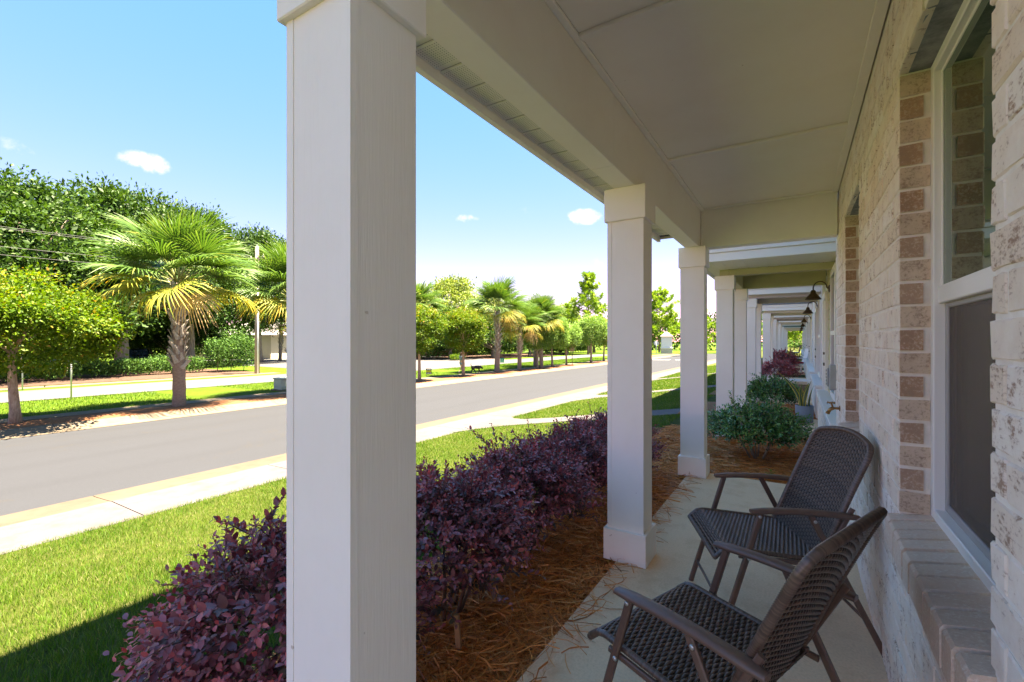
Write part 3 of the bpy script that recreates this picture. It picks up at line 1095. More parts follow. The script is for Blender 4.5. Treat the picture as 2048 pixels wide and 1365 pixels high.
def build_windows():
    for a, b in OPEN:
        fx = WX + 0.088
        mb = MB()
        t = 0.035
        # fixed outer frame with a stepped sash frame and a meeting rail
        mid = 1.545
        for (y0, y1, z0, z1) in ((a - 0.008, a + t, SILL_Z, HEAD_Z), (b - t, b + 0.008, SILL_Z, HEAD_Z), (a + t, b - t, SILL_Z, SILL_Z + t), (a + t, b - t, HEAD_Z - t, HEAD_Z)):
            mb.box(fx, fx + 0.10, y0, y1, z0, z1, 0, 0.003)
        w = mb.build('window', 'vinyl_white', house)
        s = 0.028
        y0, y1 = a + t, b - t
        mb = MB()
        mb.box(fx + 0.012, fx + 0.04, y0, y1, mid - 0.03, mid + 0.03, 0, 0.003)
        mb.box(fx + 0.02, fx + 0.04, y0, y0 + 0.012, mid + 0.03, HEAD_Z - t, 0, 0.002)
        mb.box(fx + 0.02, fx + 0.04, y1 - 0.012, y1, mid + 0.03, HEAD_Z - t, 0, 0.002)
        mb.box(fx + 0.02, fx + 0.04, y0 + 0.012, y1 - 0.012, HEAD_Z - t - 0.012, HEAD_Z - t, 0, 0.002)
        mb.build('upper_sash', 'vinyl_white', w)
        mb = MB()
        mb.box(fx + 0.024, fx + 0.032, y0 + 0.012, y1 - 0.012, mid + 0.03, HEAD_Z - t - 0.012)
        mb.build('upper_pane', 'window_glass', w)
        mb = MB()
        for (p, q, z0, z1) in ((y0, y0 + s, SILL_Z + t, mid - 0.03), (y1 - s, y1, SILL_Z + t, mid - 0.03), (y0 + s, y1 - s, SILL_Z + t, SILL_Z + t + s), (y0 + s, y1 - s, mid - 0.03 - s * 0.6, mid - 0.03)):
            mb.box(fx + 0.030, fx + 0.05, p, q, z0, z1, 0, 0.003)
        mb.build('screen_frame', 'screen_frame', w)
        mb = MB()
        mb.box(fx + 0.036, fx + 0.040, y0 + s, y1 - s, SILL_Z + t + s, mid - 0.03 - s * 0.6)
        mb.build('screen', 'mesh_screen', w)
        mb = MB()
        mb.box(fx + 0.06, fx + 0.066, y0, y1, SILL_Z + t, mid - 0.03)
        mb.build('lower_pane', 'window_dark_glass', w)
        # sill: a row of bricks on edge, sloping to the front
        mb = MB()
        mb.box(WX - 0.018, fx + 0.01, a - 0.025, b + 0.025, SILL_Z - 0.10, SILL_Z - 0.03)
        sl = mb.build('window_sill', 'mortar', house)
        n = 11
        pitch = (b - a + 0.05) / n
        mb = MB()
        wq = pitch - 0.010
        vs = [(-0.135, 0, -0.098), (-0.135, wq, -0.098), (-0.135, 0.001, -0.010), (-0.135, wq - 0.001, -0.010), (-0.128, 0.004, -0.001), (-0.128, wq - 0.004, -0.001), (0, 0.003, 0.024), (0, wq - 0.003, 0.024), (0, 0, -0.06), (0, wq, -0.06)]
        mb.add(vs, [(0, 2, 3, 1), (2, 4, 5, 3), (4, 6, 7, 5), (0, 8, 6, 4, 2), (1, 3, 5, 7, 9), (6, 8, 9, 7), (0, 1, 9, 8)])
        me = mb.mesh('brick', ['sill_brick_clay'])
        for k in range(n):
            o = bpy.data.objects.new('brick', me)
            COL.objects.link(o)
            o.parent = sl
            o.location = (fx + 0.008 + random.uniform(-0.003, 0.003), a - 0.025 + k * pitch + 0.005, SILL_Z - 0.018 + random.uniform(-0.002, 0.002))
            o.rotation_euler = (random.uniform(-0.01, 0.01), 0, random.uniform(-0.012, 0.012))
        # steel lintel under the bricks above the opening
        mb = MB()
        mb.box(WX + 0.012, fx + 0.09, a - 0.05, b + 0.05, HEAD_Z + 0.0005, HEAD_Z + 0.0075)
        mb.build('lintel', 'lintel_steel', house)


build_windows()

CY = [0.633, 2.787, 4.92]
CXI, CW, CL = -0.80, 0.226, 0.197


def column(y, parent, trim=0.018, z0=0.0, top=BEAM_Z):
    mb = MB()
    mb.box(CXI - CW, CXI, y, y + CL, z0, top - 0.005, 0, 0.002)
    # corner boards standing a little proud of the near and inner faces
    for xx in (CXI - CW, CXI - 0.0):
        s = 1 if xx < CXI - 0.1 else -1
        x0, x1 = sorted((xx, xx + s * 0.022))
        mb.box(x0 - 0.002, x1 + 0.002, y - 0.002, y + 0.02, z0 + 0.15, top - 0.15, 0, 0.0)
    sh = mb.build('column', 'white_trim_upright', parent)
    mb = MB()
    p = trim
    mb.box(CXI - CW - p, CXI + p, y - p, y + CL + p, top - 0.205, top, 0, 0.003)
    mb.build('capital', 'white_trim_cross', sh)
    mb = MB()
    p = trim + 0.004
    mb.box(CXI - CW - p, CXI + p, y - p, y + CL + p, z0 + 0.001, z0 + 0.2, 0, 0.003)
    mb.build('plinth', 'white_trim_cross', sh)
    return sh


def build_porch():
    mb = MB()
    mb.box(-0.975, 0.40, -0.9, 5.15, -0.16, 0.0, 0, 0.012)
    mb.build('porch_slab', 'porch_concrete', house)
    for y in CY:
        column(y, house)
    # long beam in two boards with a butt joint, and the cross beam at the end
    mb = MB()
    mb.box(-0.985, -0.849, 0.66, 2.40, BEAM_Z, CEIL_Z + 0.01, 0, 0.003)
    mb.box(-0.985, -0.8495, 2.402, 5.10, BEAM_Z, CEIL_Z + 0.01, 0, 0.003)
    mb.build('beam', 'white_trim_long', house)
    mb = MB()
    mb.box(-0.846, 0.306, 0.665, 0.795, BEAM_Z, CEIL_Z + 0.01, 0, 0.003)
    mb.build('cross_beam', 'white_trim_cross', house)
    mb = MB()
    mb.box(-0.846, 0.306, 5.035, 5.165, BEAM_Z, CEIL_Z + 0.01, 0, 0.003)
    mb.box(-0.846, -0.829, 5.022, 5.0345, BEAM_Z + 0.002, CEIL_Z - 0.002, 0, 0.002)
    mb.box(0.288, 0.306, 5.022, 5.0345, BEAM_Z + 0.002, CEIL_Z - 0.002, 0, 0.002)
    mb.build('cross_beam', 'white_trim_cross', house)
    mb = MB()
    mb.box(-0.9, 0.5, 0.67, 5.16, CEIL_Z + 0.012, CEIL_Z + 0.04)
    ce = mb.build('ceiling', 'dark_gap', house)
    ys = [0.80, 1.877, 3.51, 5.034]
    for a, b in zip(ys[:-1], ys[1:]):
        m2 = MB()
        m2.box(-0.848, 0.311, a + 0.002, b - 0.002, CEIL_Z, CEIL_Z + 0.010)
        m2.build('ceiling_panel', 'ceiling_paint', ce)
    for y in ys[1:-1]:
        m2 = MB()
        m2.box(-0.8165, 0.264, y - 0.02, y + 0.02, CEIL_Z - 0.019, CEIL_Z - 0.0005, 0, 0.003)
        m2.build('batten', 'white_trim_cross', ce)
    for x0, x1 in ((-0.8485, -0.817), (0.2645, 0.310)):
        m2 = MB()
        m2.box(x0, x1, 0.797, 5.021, CEIL_Z - 0.018, CEIL_Z - 0.0004, 0, 0.003)
        m2.build('trim_board', 'white_trim_long', ce)
    m2 = MB()
    m2.box(-0.816, 0.264, 5.0, 5.021, CEIL_Z - 0.018, CEIL_Z - 0.0004, 0, 0.003)
    m2.build('trim_board', 'white_trim_cross', ce)
    # eave: vented soffit panels, fascia, dark slot between
    ez = 2.405
    mb = MB()
    mb.box(-1.20, -0.986, 0.55, 4.60, ez + 0.012, ez + 0.03)
    so = mb.build('soffit', 'dark_gap', house)
    me = soffit_panel_mesh()
    k = 0
    y = 0.56
    while y < 4.45:
        o = bpy.data.objects.new('soffit_panel', me)
        COL.objects.link(o)
        o.parent = so
        o.location = (-1.150, y, ez)
        y += 0.152
    mb = MB()
    mb.box(-1.185, -1.153, 0.5, 4.62, ez - 0.035, ez + 0.17, 0, 0.003)
    mb.box(-1.152, -0.986, 4.600, 4.618, ez - 0.012, ez + 0.17, 0, 0.002)
    mb.box(-1.152, -0.986, 0.502, 0.540, ez - 0.012, ez + 0.17, 0, 0.002)
    mb.build('fascia', 'white_trim_long', house)
    mb = MB()
    mb.add([(-1.24, 0.45, ez + 0.172), (-1.24, 4.7, ez + 0.172), (0.45, 4.7, 3.25), (0.45, 0.45, 3.25), (-1.24, 0.45, ez + 0.20), (-1.24, 4.7, ez + 0.20), (0.45, 4.7, 3.28), (0.45, 0.45, 3.28)],
           [(0, 1, 2, 3), (4, 7, 6, 5), (0, 4, 5, 1), (1, 5, 6, 2), (3, 2, 6, 7), (0, 3, 7, 4)])
    mb.box(-0.95, 0.4, 4.62, 5.17, CEIL_Z + 0.05, CEIL_Z + 0.10)
    mb.build('porch_roof', 'shingle', house)


def soffit_panel_mesh():
    """one vented soffit board: a raised lap along one edge and rows of small punched holes"""
    mb = MB()
    x0, x1 = 0.0, 0.163
    L = 0.150
    mb.box(x0, x1, 0.0, L - 0.02, 0.0, 0.0055, 0)
    mb.add([(x0, L - 0.02, 0.0), (x1, L - 0.02, 0), (x1, L - 0.016, 0.006), (x0, L - 0.016, 0.006), (x1, L + 0.001, 0.006), (x0, L + 0.001, 0.006)], [(0, 1, 2, 3), (3, 2, 4, 5)], 0)
    hs = 0.0014
    for i in range(14):
        for j in range(11):
            x = 0.012 + i * 0.0105
            y = 0.012 + j * 0.0105
            mb.add([(x - hs, y - hs, -0.0006), (x + hs, y - hs, -0.0006), (x + hs, y + hs, -0.0006), (x - hs, y + hs, -0.0006)], [(3, 2, 1, 0)], 1)
    return mb.mesh('soffit_panel', ['soffit_vinyl', 'dark_gap'])


build_porch()


def upper_storey(par, y0, y1, mat):
    """the storey over the porch and the main roof's overhang that shades the lawn"""
    mb = MB()
    mb.box(0.42, 0.6, y0, y1, 3.28, 9.65)
    mb.build('upper_wall', mat, par)
    mb = MB()  # unseen eave, its height and reach shaped to throw the lawn's shadow
    mb.add([(-1.45, y0, 9.6), (-1.45, y1, 9.6), (6.0, y1, 12.2), (6.0, y0, 12.2), (-1.45, y0, 9.8), (-1.45, y1, 9.8), (6.0, y1, 12.4), (6.0, y0, 12.4)],
           [(0, 1, 2, 3), (4, 7, 6, 5), (0, 4, 5, 1), (1, 5, 6, 2), (3, 2, 6, 7), (0, 3, 7, 4)])
    mb.build('main_roof', 'shingle', par)


upper_storey(house, -7.0, 5.33, 'siding_cream')


def lap_siding(par, x, y0, y1, z0, z1, mat, pitch=0.16):
    """lap boards, each tilted so that its lower edge stands proud"""
    mb = MB()
    mb.box(x + 0.016, x + 0.15, y0, y1, z0, z1)
    w = mb.build('siding_wall', mat, par)
    n = int((z1 - z0) / pitch)
    mb = MB()
    mb.add([(0, 0, 0), (0, y1 - y0, 0), (0.013, y1 - y0, pitch + 0.005), (0.013, 0, pitch + 0.005), (0.015, 0, 0), (0.015, y1 - y0, 0)],
           [(0, 3, 2, 1), (0, 1, 5, 4), (0, 4, 3), (1, 2, 5)])
    me = mb.mesh('siding_board', [mat])
    for k in range(n):
        o = bpy.data.objects.new('siding_board', me)
        COL.objects.link(o)
        o.parent = w
        o.location = (x, y0, z0 + k * pitch)
    return w


def other_unit(idx, y0, y1, cols, wall_mat, beam_mat, ceil_mat, label, fascia=None, boards=False, wx=0.42, brick_low=True):
    par = empty('townhouse', (0.5, (y0 + y1) / 2, 0), label, 'townhouse', 'row of attached townhouses')
    # walls
    if boards:
        lap_siding(par, wx, y0 + 0.06, y1, 0.60, 2.80, wall_mat)
    else:
        mb = MB()
        mb.box(wx, wx + 0.15, y0 + 0.06, y1, 0.60, 2.80)
        mb.build('siding_wall', wall_mat, par)
    mb = MB()
    mb.box(wx - 0.045, wx + 0.1, y0, y0 + 0.058, 0.602, 2.80, 0, 0.003)
    mb.build('corner_board', 'white_trim_upright', par)
    # low brick wall with a white cap
    mb = MB()
    mb.box(0.285, wx + 0.1, y0, y1 - 0.9, -0.10, 0.545)
    bw = mb.build('low_wall', 'mortar', par)
    if idx == 2:
        H, L = COURSE - 0.0105, 0.24
        me = brick_mesh('brick', L, H, 0, 0.02, 0.0022, ['washed_brick'])
        for r in range(6):
            y = y0 + 0.005 + (r % 2) * 0.125
            while y + L < y1 - 0.9:
                o = bpy.data.objects.new('brick', me)
                COL.objects.link(o)
                o.parent = bw
                o.location = (0.281, y, 0.02 + r * COURSE)
                y += 0.25
    mb = MB()
    mb.box(0.262, wx - 0.002, y0, y1 - 0.88, 0.547, 0.585, 0, 0.004)
    mb.box(0.268, 0.284, y0 + 0.003, y1 - 0.885, 0.50, 0.546, 0, 0.002)
    mb.build('wall_cap', 'vinyl_white', par)
    # window with casing, then the door
    wy = y0 + (y1 - y0) * 0.34
    mb = MB()
    for (a, b, c, d) in ((wy, wy + 0.09, 0.62, 2.36), (wy + 0.85, wy + 0.94, 0.62, 2.36), (wy + 0.09, wy + 0.85, 2.27, 2.36), (wy + 0.09, wy + 0.85, 0.62, 0.70), (wy + 0.09, wy + 0.85, 1.46, 1.52)):
        mb.box(wx - 0.03, wx + 0.03, a, b, c, d, 0, 0.003)
    w = mb.build('window', 'vinyl_white', par)
    mb = MB()
    mb.box(wx - 0.006, wx - 0.001, wy + 0.09, wy + 0.85, 0.70, 1.46)
    mb.box(wx - 0.006, wx - 0.001, wy + 0.09, wy + 0.85, 1.52, 2.27)
    mb.build('pane', 'window_dark_glass', w)
    dy = y1 - 0.86
    if dy + 0.1 > wy + 1.0:
        mb = MB()
        for (a, b, c, d) in ((dy - 0.10, dy, 0.0, 2.2), (dy + 0.76, dy + 0.855, 0.0, 2.2), (dy, dy + 0.76, 2.1, 2.2)):
            mb.box(wx - 0.04, wx + 0.05, a, b, c, d, 0, 0.003)
        mb.box(wx + 0.0, wx + 0.05, dy, dy + 0.76, 0.01, 2.099, 0, 0.0)
        d = mb.build('door', 'vinyl_white', par)
        mb = MB()
        for zz in (1.0, 1.18):
            mb.tube([(wx - 0.001, dy + 0.09, zz), (wx - 0.06, dy + 0.09, zz)], 0.028 if zz < 1.1 else 0.022, 10)
        mb.build('door_handle', 'lamp_bronze', d)
    # slab
    mb = MB()
    mb.box(-0.975, wx + 0.02, cols[0] + 0.55, cols[-1] + 0.3, -0.14, 0.0, 0, 0.012)
    mb.build('porch_slab', 'porch_concrete', par)
    for y in cols:
        mb = MB()
        mb.box(CXI - CW, CXI, y, y + CL, -0.05, BEAM_Z - 0.004, 0, 0.003)
        sh = mb.build('column', 'white_trim_upright', par)
        mb = MB()
        p = 0.02
        mb.box(CXI - CW - p, CXI + p, y - p, y + CL + p, BEAM_Z - 0.205, BEAM_Z, 0, 0.003)
        mb.build('capital', 'white_trim_cross', sh)
        mb = MB()
        mb.box(CXI - CW - p, CXI + p, y - p, y + CL + p, -0.04, 0.2, 0, 0.003)
        mb.build('plinth', 'white_trim_cross', sh)
    ya, yb = cols[0] + 0.03, cols[-1] + CL - 0.03
    mb = MB()
    mb.box(-0.98, -0.85, ya, yb, BEAM_Z + 0.002, CEIL_Z, 0, 0.003)
    mb.build('beam', beam_mat, par)
    for q, y in enumerate((ya, yb - 0.13)):
        mb = MB()
        mb.box(-0.848, wx - 0.002, y, y + 0.13, BEAM_Z + 0.002, CEIL_Z, 0, 0.003)
        mb.build('cross_beam', beam_mat, par)
    mb = MB()
    mb.box(-0.848, wx - 0.002, ya + 0.132, yb - 0.132, CEIL_Z - 0.06, CEIL_Z - 0.03)
    mb.build('ceiling', ceil_mat, par)
    fy = fascia if fascia else cols[0] - 0.12
    # eave round the porch roof: soffit, two-step fascia
    mb = MB()
    mb.box(-1.16, wx - 0.003, fy, fy + 0.03, 2.42, 2.53, 0, 0.003)
    mb.box(-1.19, wx - 0.003, fy - 0.022, fy + 0.029, 2.532, 2.62, 0, 0.003)
    mb.box(-1.19, -1.16, fy + 0.032, yb + 0.15, 2.42, 2.62, 0, 0.003)
    mb.build('fascia', 'vinyl_white', par)
    mb = MB()
    mb.box(-1.158, -0.982, fy + 0.032, yb + 0.15, 2.44, 2.452)
    if ya - fy > 0.2:
        n = 11
        wdt = (wx + 0.98) / n
        for k in range(n):
            mb.box(-0.98 + k * wdt + 0.006, -0.98 + (k + 1) * wdt - 0.006, fy + 0.032, ya - 0.002, 2.437, 2.4405)
        mb.box(-0.98, wx - 0.004, fy + 0.032, ya - 0.002, 2.441, 2.452)
    mb.build('soffit', 'soffit_vinyl', par)
    mb = MB()
    mb.add([(-1.23, fy - 0.06, 2.622), (-1.23, yb + 0.2, 2.622), (wx, yb + 0.2, 3.28), (wx, fy + 1.0, 3.28), (wx, fy - 0.06, 2.622)],
           [(0, 1, 2, 3), (0, 3, 4)])
    mb.build('porch_roof', 'shingle', par)
    upper_storey(par, y0, y1, wall_mat)
    return par


UNITS = [
    (2, 5.33, 9.95, (7.35, 9.36), 'siding_olive', 'beam_olive', 'beam_olive', 'olive green sided townhouse next past the brick porch', 6.43, True),
    (3, 9.95, 14.2, (11.62, 13.35), 'siding_mauve', 'siding_mauve', 'ceiling_tan', 'mauve grey townhouse just beyond the olive green one', None, False),
    (4, 14.2, 21.2, (18.04, 20.0), 'siding_cream', 'siding_cream', 'siding_cream', 'cream townhouse beyond the mauve grey one', None, False),
    (5, 21.2, 27.0, (23.4, 25.3), 'siding_tan', 'siding_mauve', 'ceiling_tan', 'tan brown townhouse after the cream one', None, False),
    (6, 27.0, 33.0, (29.4, 31.4), 'siding_cream', 'siding_cream', 'siding_tan', 'pale cream townhouse between tan and teal neighbours', None, False),
    (7, 33.0, 39.5, (35.6, 37.6), 'siding_teal', 'siding_teal', 'siding_cream', 'teal trimmed townhouse far along the row', None, False),
    (8, 39.5, 46.0, (42.4, 44.4), 'siding_tan', 'siding_cream', 'siding_cream', 'second to last tan townhouse far along the row', None, False),
    (9, 46.0, 52.0, (48.6, 50.6), 'siding_cream', 'siding_cream', 'siding_cream', 'farthest pale townhouse at the end of the row', None, False),
]
for u in UNITS:
    other_unit(u[0], u[1], u[2], u[3], u[4], u[5], u[6], u[7], u[8], u[9])


def wall_lamp():
    t = empty('wall_lamp', (0.40, 8.2, 2.16))
    mb = MB()
    mb.lathe([(0.0, -0.012), (0.055, -0.012), (0.055, 0.006), (0.03, 0.016), (0.0, 0.016)], 16)
    M = Matrix.Rotation(R(-90), 4, 'Y')
    mb.v = [tuple(M @ Vector(p)) for p in mb.v]
    mb.build('back_plate', 'lamp_bronze', t, False)
    mb = MB()
    pts = [(-0.01, 0, 0)] + [(-0.03 - 0.085 + 0.085 * math.cos(a), 0, 0.02 + 0.095 * math.sin(a)) for a in np.linspace(0, math.pi, 11)]
    pts.append((-0.20, 0, -0.02))
    mb.tube(pts, 0.009, 8)
    mb.build('arm', 'lamp_bronze', t, False)
    mb = MB()
    mb.lathe([(0.0, 0.0), (0.022, 0.0), (0.034, -0.02), (0.036, -0.05), (0.048, -0.06), (0.105, -0.135), (0.108, -0.142), (0.101, -0.139), (0.044, -0.066), (0.0, -0.058)], 20, (-0.20, 0, -0.01))
    mb.build('shade', 'lamp_bronze', t, False)
    return t


lamp = wall_lamp()
LAMPS = [(8.2, 2.16, 'olive green'), (12.3, 2.16, 'mauve grey'), (19.2, 2.2, 'cream'), (24.6, 2.2, 'tan brown'), (30.6, 2.2, 'pale cream'), (36.8, 2.2, 'teal'), (43.6, 2.2, 'second to last')]
for i, (y, z, nm) in enumerate(LAMPS):
    o = lamp if i == 0 else copy_tree(lamp)
    o.location = (0.40, y, z)
    tag(o, 'bronze gooseneck barn lamp on the %s townhouse wall' % nm, 'wall lamp', 'gooseneck lamps along the row')


def faucet():
    t = empty('hose_faucet', (WX, 4.85, 0.80), 'brass hose faucet sticking out of the brick wall past the wicker chairs', 'faucet')
    mb = MB()
    mb.lathe([(0.0, -0.004), (0.024, -0.004), (0.024, 0.006), (0.0, 0.006)], 12)
    mb.v = [(-z, x, y) for x, y, z in mb.v]
    mb.tube([(0, 0, 0), (-0.05, 0, 0)], 0.011, 10)
    mb.tube([(-0.045, 0, 0.004), (-0.07, 0, -0.012), (-0.085, 0, -0.042)], [0.016, 0.015, 0.013], 10)
    mb.tube([(-0.085, 0, -0.036), (-0.090, 0, -0.052)], 0.017, 10)
    mb.build('spout', 'brass', t, False)
    mb = MB()
    mb.tube([(-0.052, 0, 0.008), (-0.062, 0, 0.045)], 0.007, 8)
    pts = []
    for k in range(13):
        a = 2 * math.pi * k / 12
        pts.append((-0.064 + 0.026 * math.cos(a), 0.026 * math.sin(a), 0.047 + 0.006 * math.cos(a * 5)))
    mb.tube(pts, 0.0055, 6)
    mb.tube([(-0.088, 0, 0.047), (-0.04, 0, 0.047)], 0.005, 6)
    mb.tube([(-0.064, -0.024, 0.047), (-0.064, 0.024, 0.047)], 0.005, 6)
    mb.build('handle', 'brass', t, False)


faucet()


def meter():
    mb = MB()
    mb.box(0.32, 0.416, 6.6, 6.76, 0.80, 1.10, 0, 0.01)
    mb.box(0.300, 0.3195, 6.63, 6.73, 0.84, 1.06, 0, 0.006)
    for k in range(5):
        mb.tube([(0.2995, 6.68, 0.87 + k * 0.04), (0.290, 6.68, 0.87 + k * 0.04)], 0.012, 8)
    tag(mb.build('utility_box', 'meter_grey'), 'small grey utility box on the olive green siding', 'utility box')


meter()

# ------------------------------------------------------------------ wicker folding chairs


def weave(bm_v, bm_f, rn, S, nu, nv, ulen, amp, hw, hh):
    """strands running across (v) woven over and under the ribs; S(u,v) -> (point, normal), u and v in 0..1"""
    for r in range(nu):
        u = (r + 0.5) / nu
        cn = rng.random()
        start = len(bm_v)
        npt = nv * 2 + 1
        for i in range(npt):
            v = i / (npt - 1)
            sgn = math.cos(math.pi * (i / 2.0 + (r % 2) + 0.0)) if True else 0
            p, n = S(u, v)
            p2, _ = S(min(u + 0.004, 1), v)
            t = (p2 - p)
            t = t.normalized() if t.length > 1e-9 else Vector((1, 0, 0))
            off = n * (amp * sgn)
            c = p + off
            for a, b in ((-hw, 0), (0, hh), (hw, 0), (0, -hh)):
                bm_v.append(c + t * a + n * b)
                rn.append(cn)
        for i in range(npt - 1):
            for k in range(4):
                a = start + i * 4 + k
                b = start + i * 4 + (k + 1) % 4
                bm_f.append((a, b, b + 4, a + 4))


def rim(bm_v, bm_f, rn, path, rad, pitch=0.007):
    """border wrapped with strands: a tube whose thickness steps with every wrap"""
    pts = [Vector(p) for p in path]
    # resample
    L = [0]
    for a, b in zip(pts[:-1], pts[1:]):
        L.append(L[-1] + (b - a).length)
    n = int(L[-1] / (pitch / 2))
    res = []
    j = 0
    for i in range(n + 1):
        s = L[-1] * i / n
        while j < len(L) - 2 and L[j + 1] < s:
            j += 1
        t = (s - L[j]) / max(L[j + 1] - L[j], 1e-9)
        res.append(pts[j].lerp(pts[j + 1], t))
    mb = MB()
    rr = [rad * (1.0 if i % 2 else 0.86) for i in range(len(res))]
    mb.tube(res, rr, 8)
    o = len(bm_v)
    bm_v += [Vector(p) for p in mb.v]
    bm_f += [tuple(o + i for i in f) for f in mb.f]
    rn += list(np.repeat(rng.random(len(res)), 8))


def woven_object(name, V, F, rn, parent):
    tot = [len(f) for f in F]
    loops = [i for f in F for i in f]
    me = np_mesh(name, np.array([tuple(v) for v in V]), loops, tot, 'wicker', np.array(rn), True)
    return link(name, me, parent, False)


def make_chair():
    t = empty('wicker_chair', (0, 0, 0))
    HW = 0.25

    # local axes: x from the seat's front edge backwards, y sideways, z up
    def seat_S(u, v):
        x = u * 0.475
        y = (v - 0.5) * 2 * HW
        z = 0.428 - 0.035 * u - 0.05 * max(0, 1 - x / 0.07) ** 2
        return Vector((x, y, z)), Vector((0.35 * max(0, 1 - x / 0.07) * -1 + 0.05, 0, 1)).normalized()
    V, F, rn = [], [], []
    weave(V, F, rn, seat_S, 50, 22, 0.47, 0.0032, 0.0062, 0.0030)
    path = [seat_S(0, v)[0] for v in np.linspace(0, 1, 6)]
    side1 = [seat_S(u, 1)[0] for u in np.linspace(0.02, 1, 16)]
    side0 = [seat_S(u, 0)[0] for u in np.linspace(1, 0.02, 16)]
    rim(V, F, rn, side0 + path + side1, 0.012)
    woven_object('seat', V, F, rn, t)
    mb = MB()
    pv = []
    n = 12
    for i in range(n + 1):
        for s in (0, 1):
            pv.append(seat_S(i / n, s)[0] - Vector((0, 0, 0.003)))
    mb.add(pv, [(2 * i, 2 * i + 1, 2 * i + 3, 2 * i + 2) for i in range(n)])
    mb.build('seat_gap_sheet', 'weave_gap_shade', t, False)  # added dark sheet, shade painted behind the seat's weave

    def top_u(v):
        # length of the back at width v: an arched top with rounded corners
        q = abs(v - 0.5) * 2
        return 1.0 + 0.075 * (1 - q * q) - 0.05 * max(0, (q - 0.86) / 0.14) ** 2

    def back_S(u, v):
        uu = u * top_u(v)
        y = (v - 0.5) * 2 * HW * (1.0 - 0.02 * u)
        x = 0.445 + 0.20 * uu + 0.02 * uu * uu - 0.018 * (1 - (2 * v - 1) ** 2) * -1
        z = 0.375 + 0.522 * uu
        return Vector((x, y, z)), Vector((-0.92, 0, 0.40)).normalized()
    V, F, rn = [], [], []
    weave(V, F, rn, back_S, 58, 22, 0.53, 0.0032, 0.0062, 0.0030)
    path = [back_S(u, 0)[0] for u in np.linspace(0, 0.97, 14)] + [back_S(1, v)[0] for v in np.linspace(0.02, 0.98, 22)] + [back_S(u, 1)[0] for u in np.linspace(0.97, 0, 14)]
    rim(V, F, rn, path, 0.014)
    woven_object('backrest', V, F, rn, t)
    mb = MB()
    pv = []
    nu, nv = 10, 12
    for i in range(nu + 1):
        for j in range(nv + 1):
            pv.append(back_S(i / nu, j / nv)[0])
    mb.add(pv, [(i * (nv + 1) + j, i * (nv + 1) + j + 1, (i + 1) * (nv + 1) + j + 1, (i + 1) * (nv + 1) + j) for i in range(nu) for j in range(nv)])
    mb.build('backrest_gap_sheet', 'weave_gap_shade', t, False)  # added dark sheet so the back's weave gaps read as shade

    def bar(p, q, w, d, side):
        """flattened tube from p to q"""
        m = MB()
        p, q = Vector(p), Vector(q)
        ax = (q - p).normalized()
        y = Vector((0, 1, 0))
        z = ax.cross(y).normalized()
        prof = [(-w, -d * .6), (-w * .6, -d), (w * .6, -d), (w, -d * .6), (w, d * .6), (w * .6, d), (-w * .6, d), (-w, d * .6)]
        vs = [c + y * b + z * a for c in (p, q) for a, b in prof]
        k = len(prof)
        m.add(vs, [(i, (i + 1) % k, k + (i + 1) % k, k + i) for i in range(k)] + [tuple(range(k))[::-1], tuple(range(k, 2 * k))])
        return m
    for s in (-1, 1):
        ya = s * 0.278
        # armrest: rounded, a little curved
        m = MB()
        prof = [(-0.024, -0.004), (-0.020, 0.008), (-0.010, 0.012), (0.010, 0.012), (0.020, 0.008), (0.024, -0.004), (0.018, -0.010), (-0.018, -0.010)]
        vs = []
        st = np.linspace(0, 1, 9)
        for a in st:
            x = 0.145 + 0.45 * a
            z = 0.622 - 0.012 * (2 * a - 1) ** 2 - 0.005 * a
            sc = 0.75 if a in (0, 1) else 1
            for (yy, zz) in prof:
                vs.append((x, ya + yy * sc, z + zz * sc))
        k = 8
        m.add(vs, [(j * k + i, j * k + (i + 1) % k, (j + 1) * k + (i + 1) % k, (j + 1) * k + i) for j in range(8) for i in range(k)], 0, True)
        m.add([vs[i] for i in range(k)], [tuple(range(k))[::-1]])
        m.add([vs[8 * k + i] for i in range(k)], [tuple(range(k))])
        m.build('armrest', 'chair_metal', t, False)
        bar((0.195, s * 0.272, 0.612), (0.012, s * 0.272, 0.0), 0.0125, 0.009, s).build('leg', 'chair_metal', t, False)
        bar((0.395, s * 0.283, 0.606), (0.70, s * 0.283, 0.0), 0.0125, 0.008, s).build('leg', 'chair_metal', t, False)
        # side rail under the seat and the pivot plate at the back
        bar((0.10, s * 0.262, 0.398), (0.50, s * 0.262, 0.375), 0.010, 0.007, s).build('seat_rail', 'chair_metal', t, False)
        bar((0.435, s * 0.264, 0.36), (0.575, s * 0.264, 0.64), 0.010, 0.006, s).build('back_bracket', 'chair_metal', t, False)
        for (bx, bz) in ((0.185, 0.588), (0.410, 0.582), (0.138, 0.394), (0.507, 0.374)):
            m = MB()
            yy = s * (0.282 if bx < 0.3 else 0.292)
            m.tube([(bx, yy - s * 0.004, bz), (bx, yy + s * 0.002, bz), (bx, yy + s * 0.0045, bz)], [0.0075, 0.0075, 0.004], 10)
            m.build('bolt', 'bolt_steel', t, False)
    m = MB()
    m.tube([(0.622, -0.283, 0.155), (0.622, 0.283, 0.155)], 0.007, 8)
    m.build('stretcher', 'chair_metal', t, False)
    m = MB()
    m.tube([(0.045, -0.27, 0.12), (0.045, 0.27, 0.12)], 0.007, 8)
    m.build('stretcher', 'chair_metal', t, False)
    return t


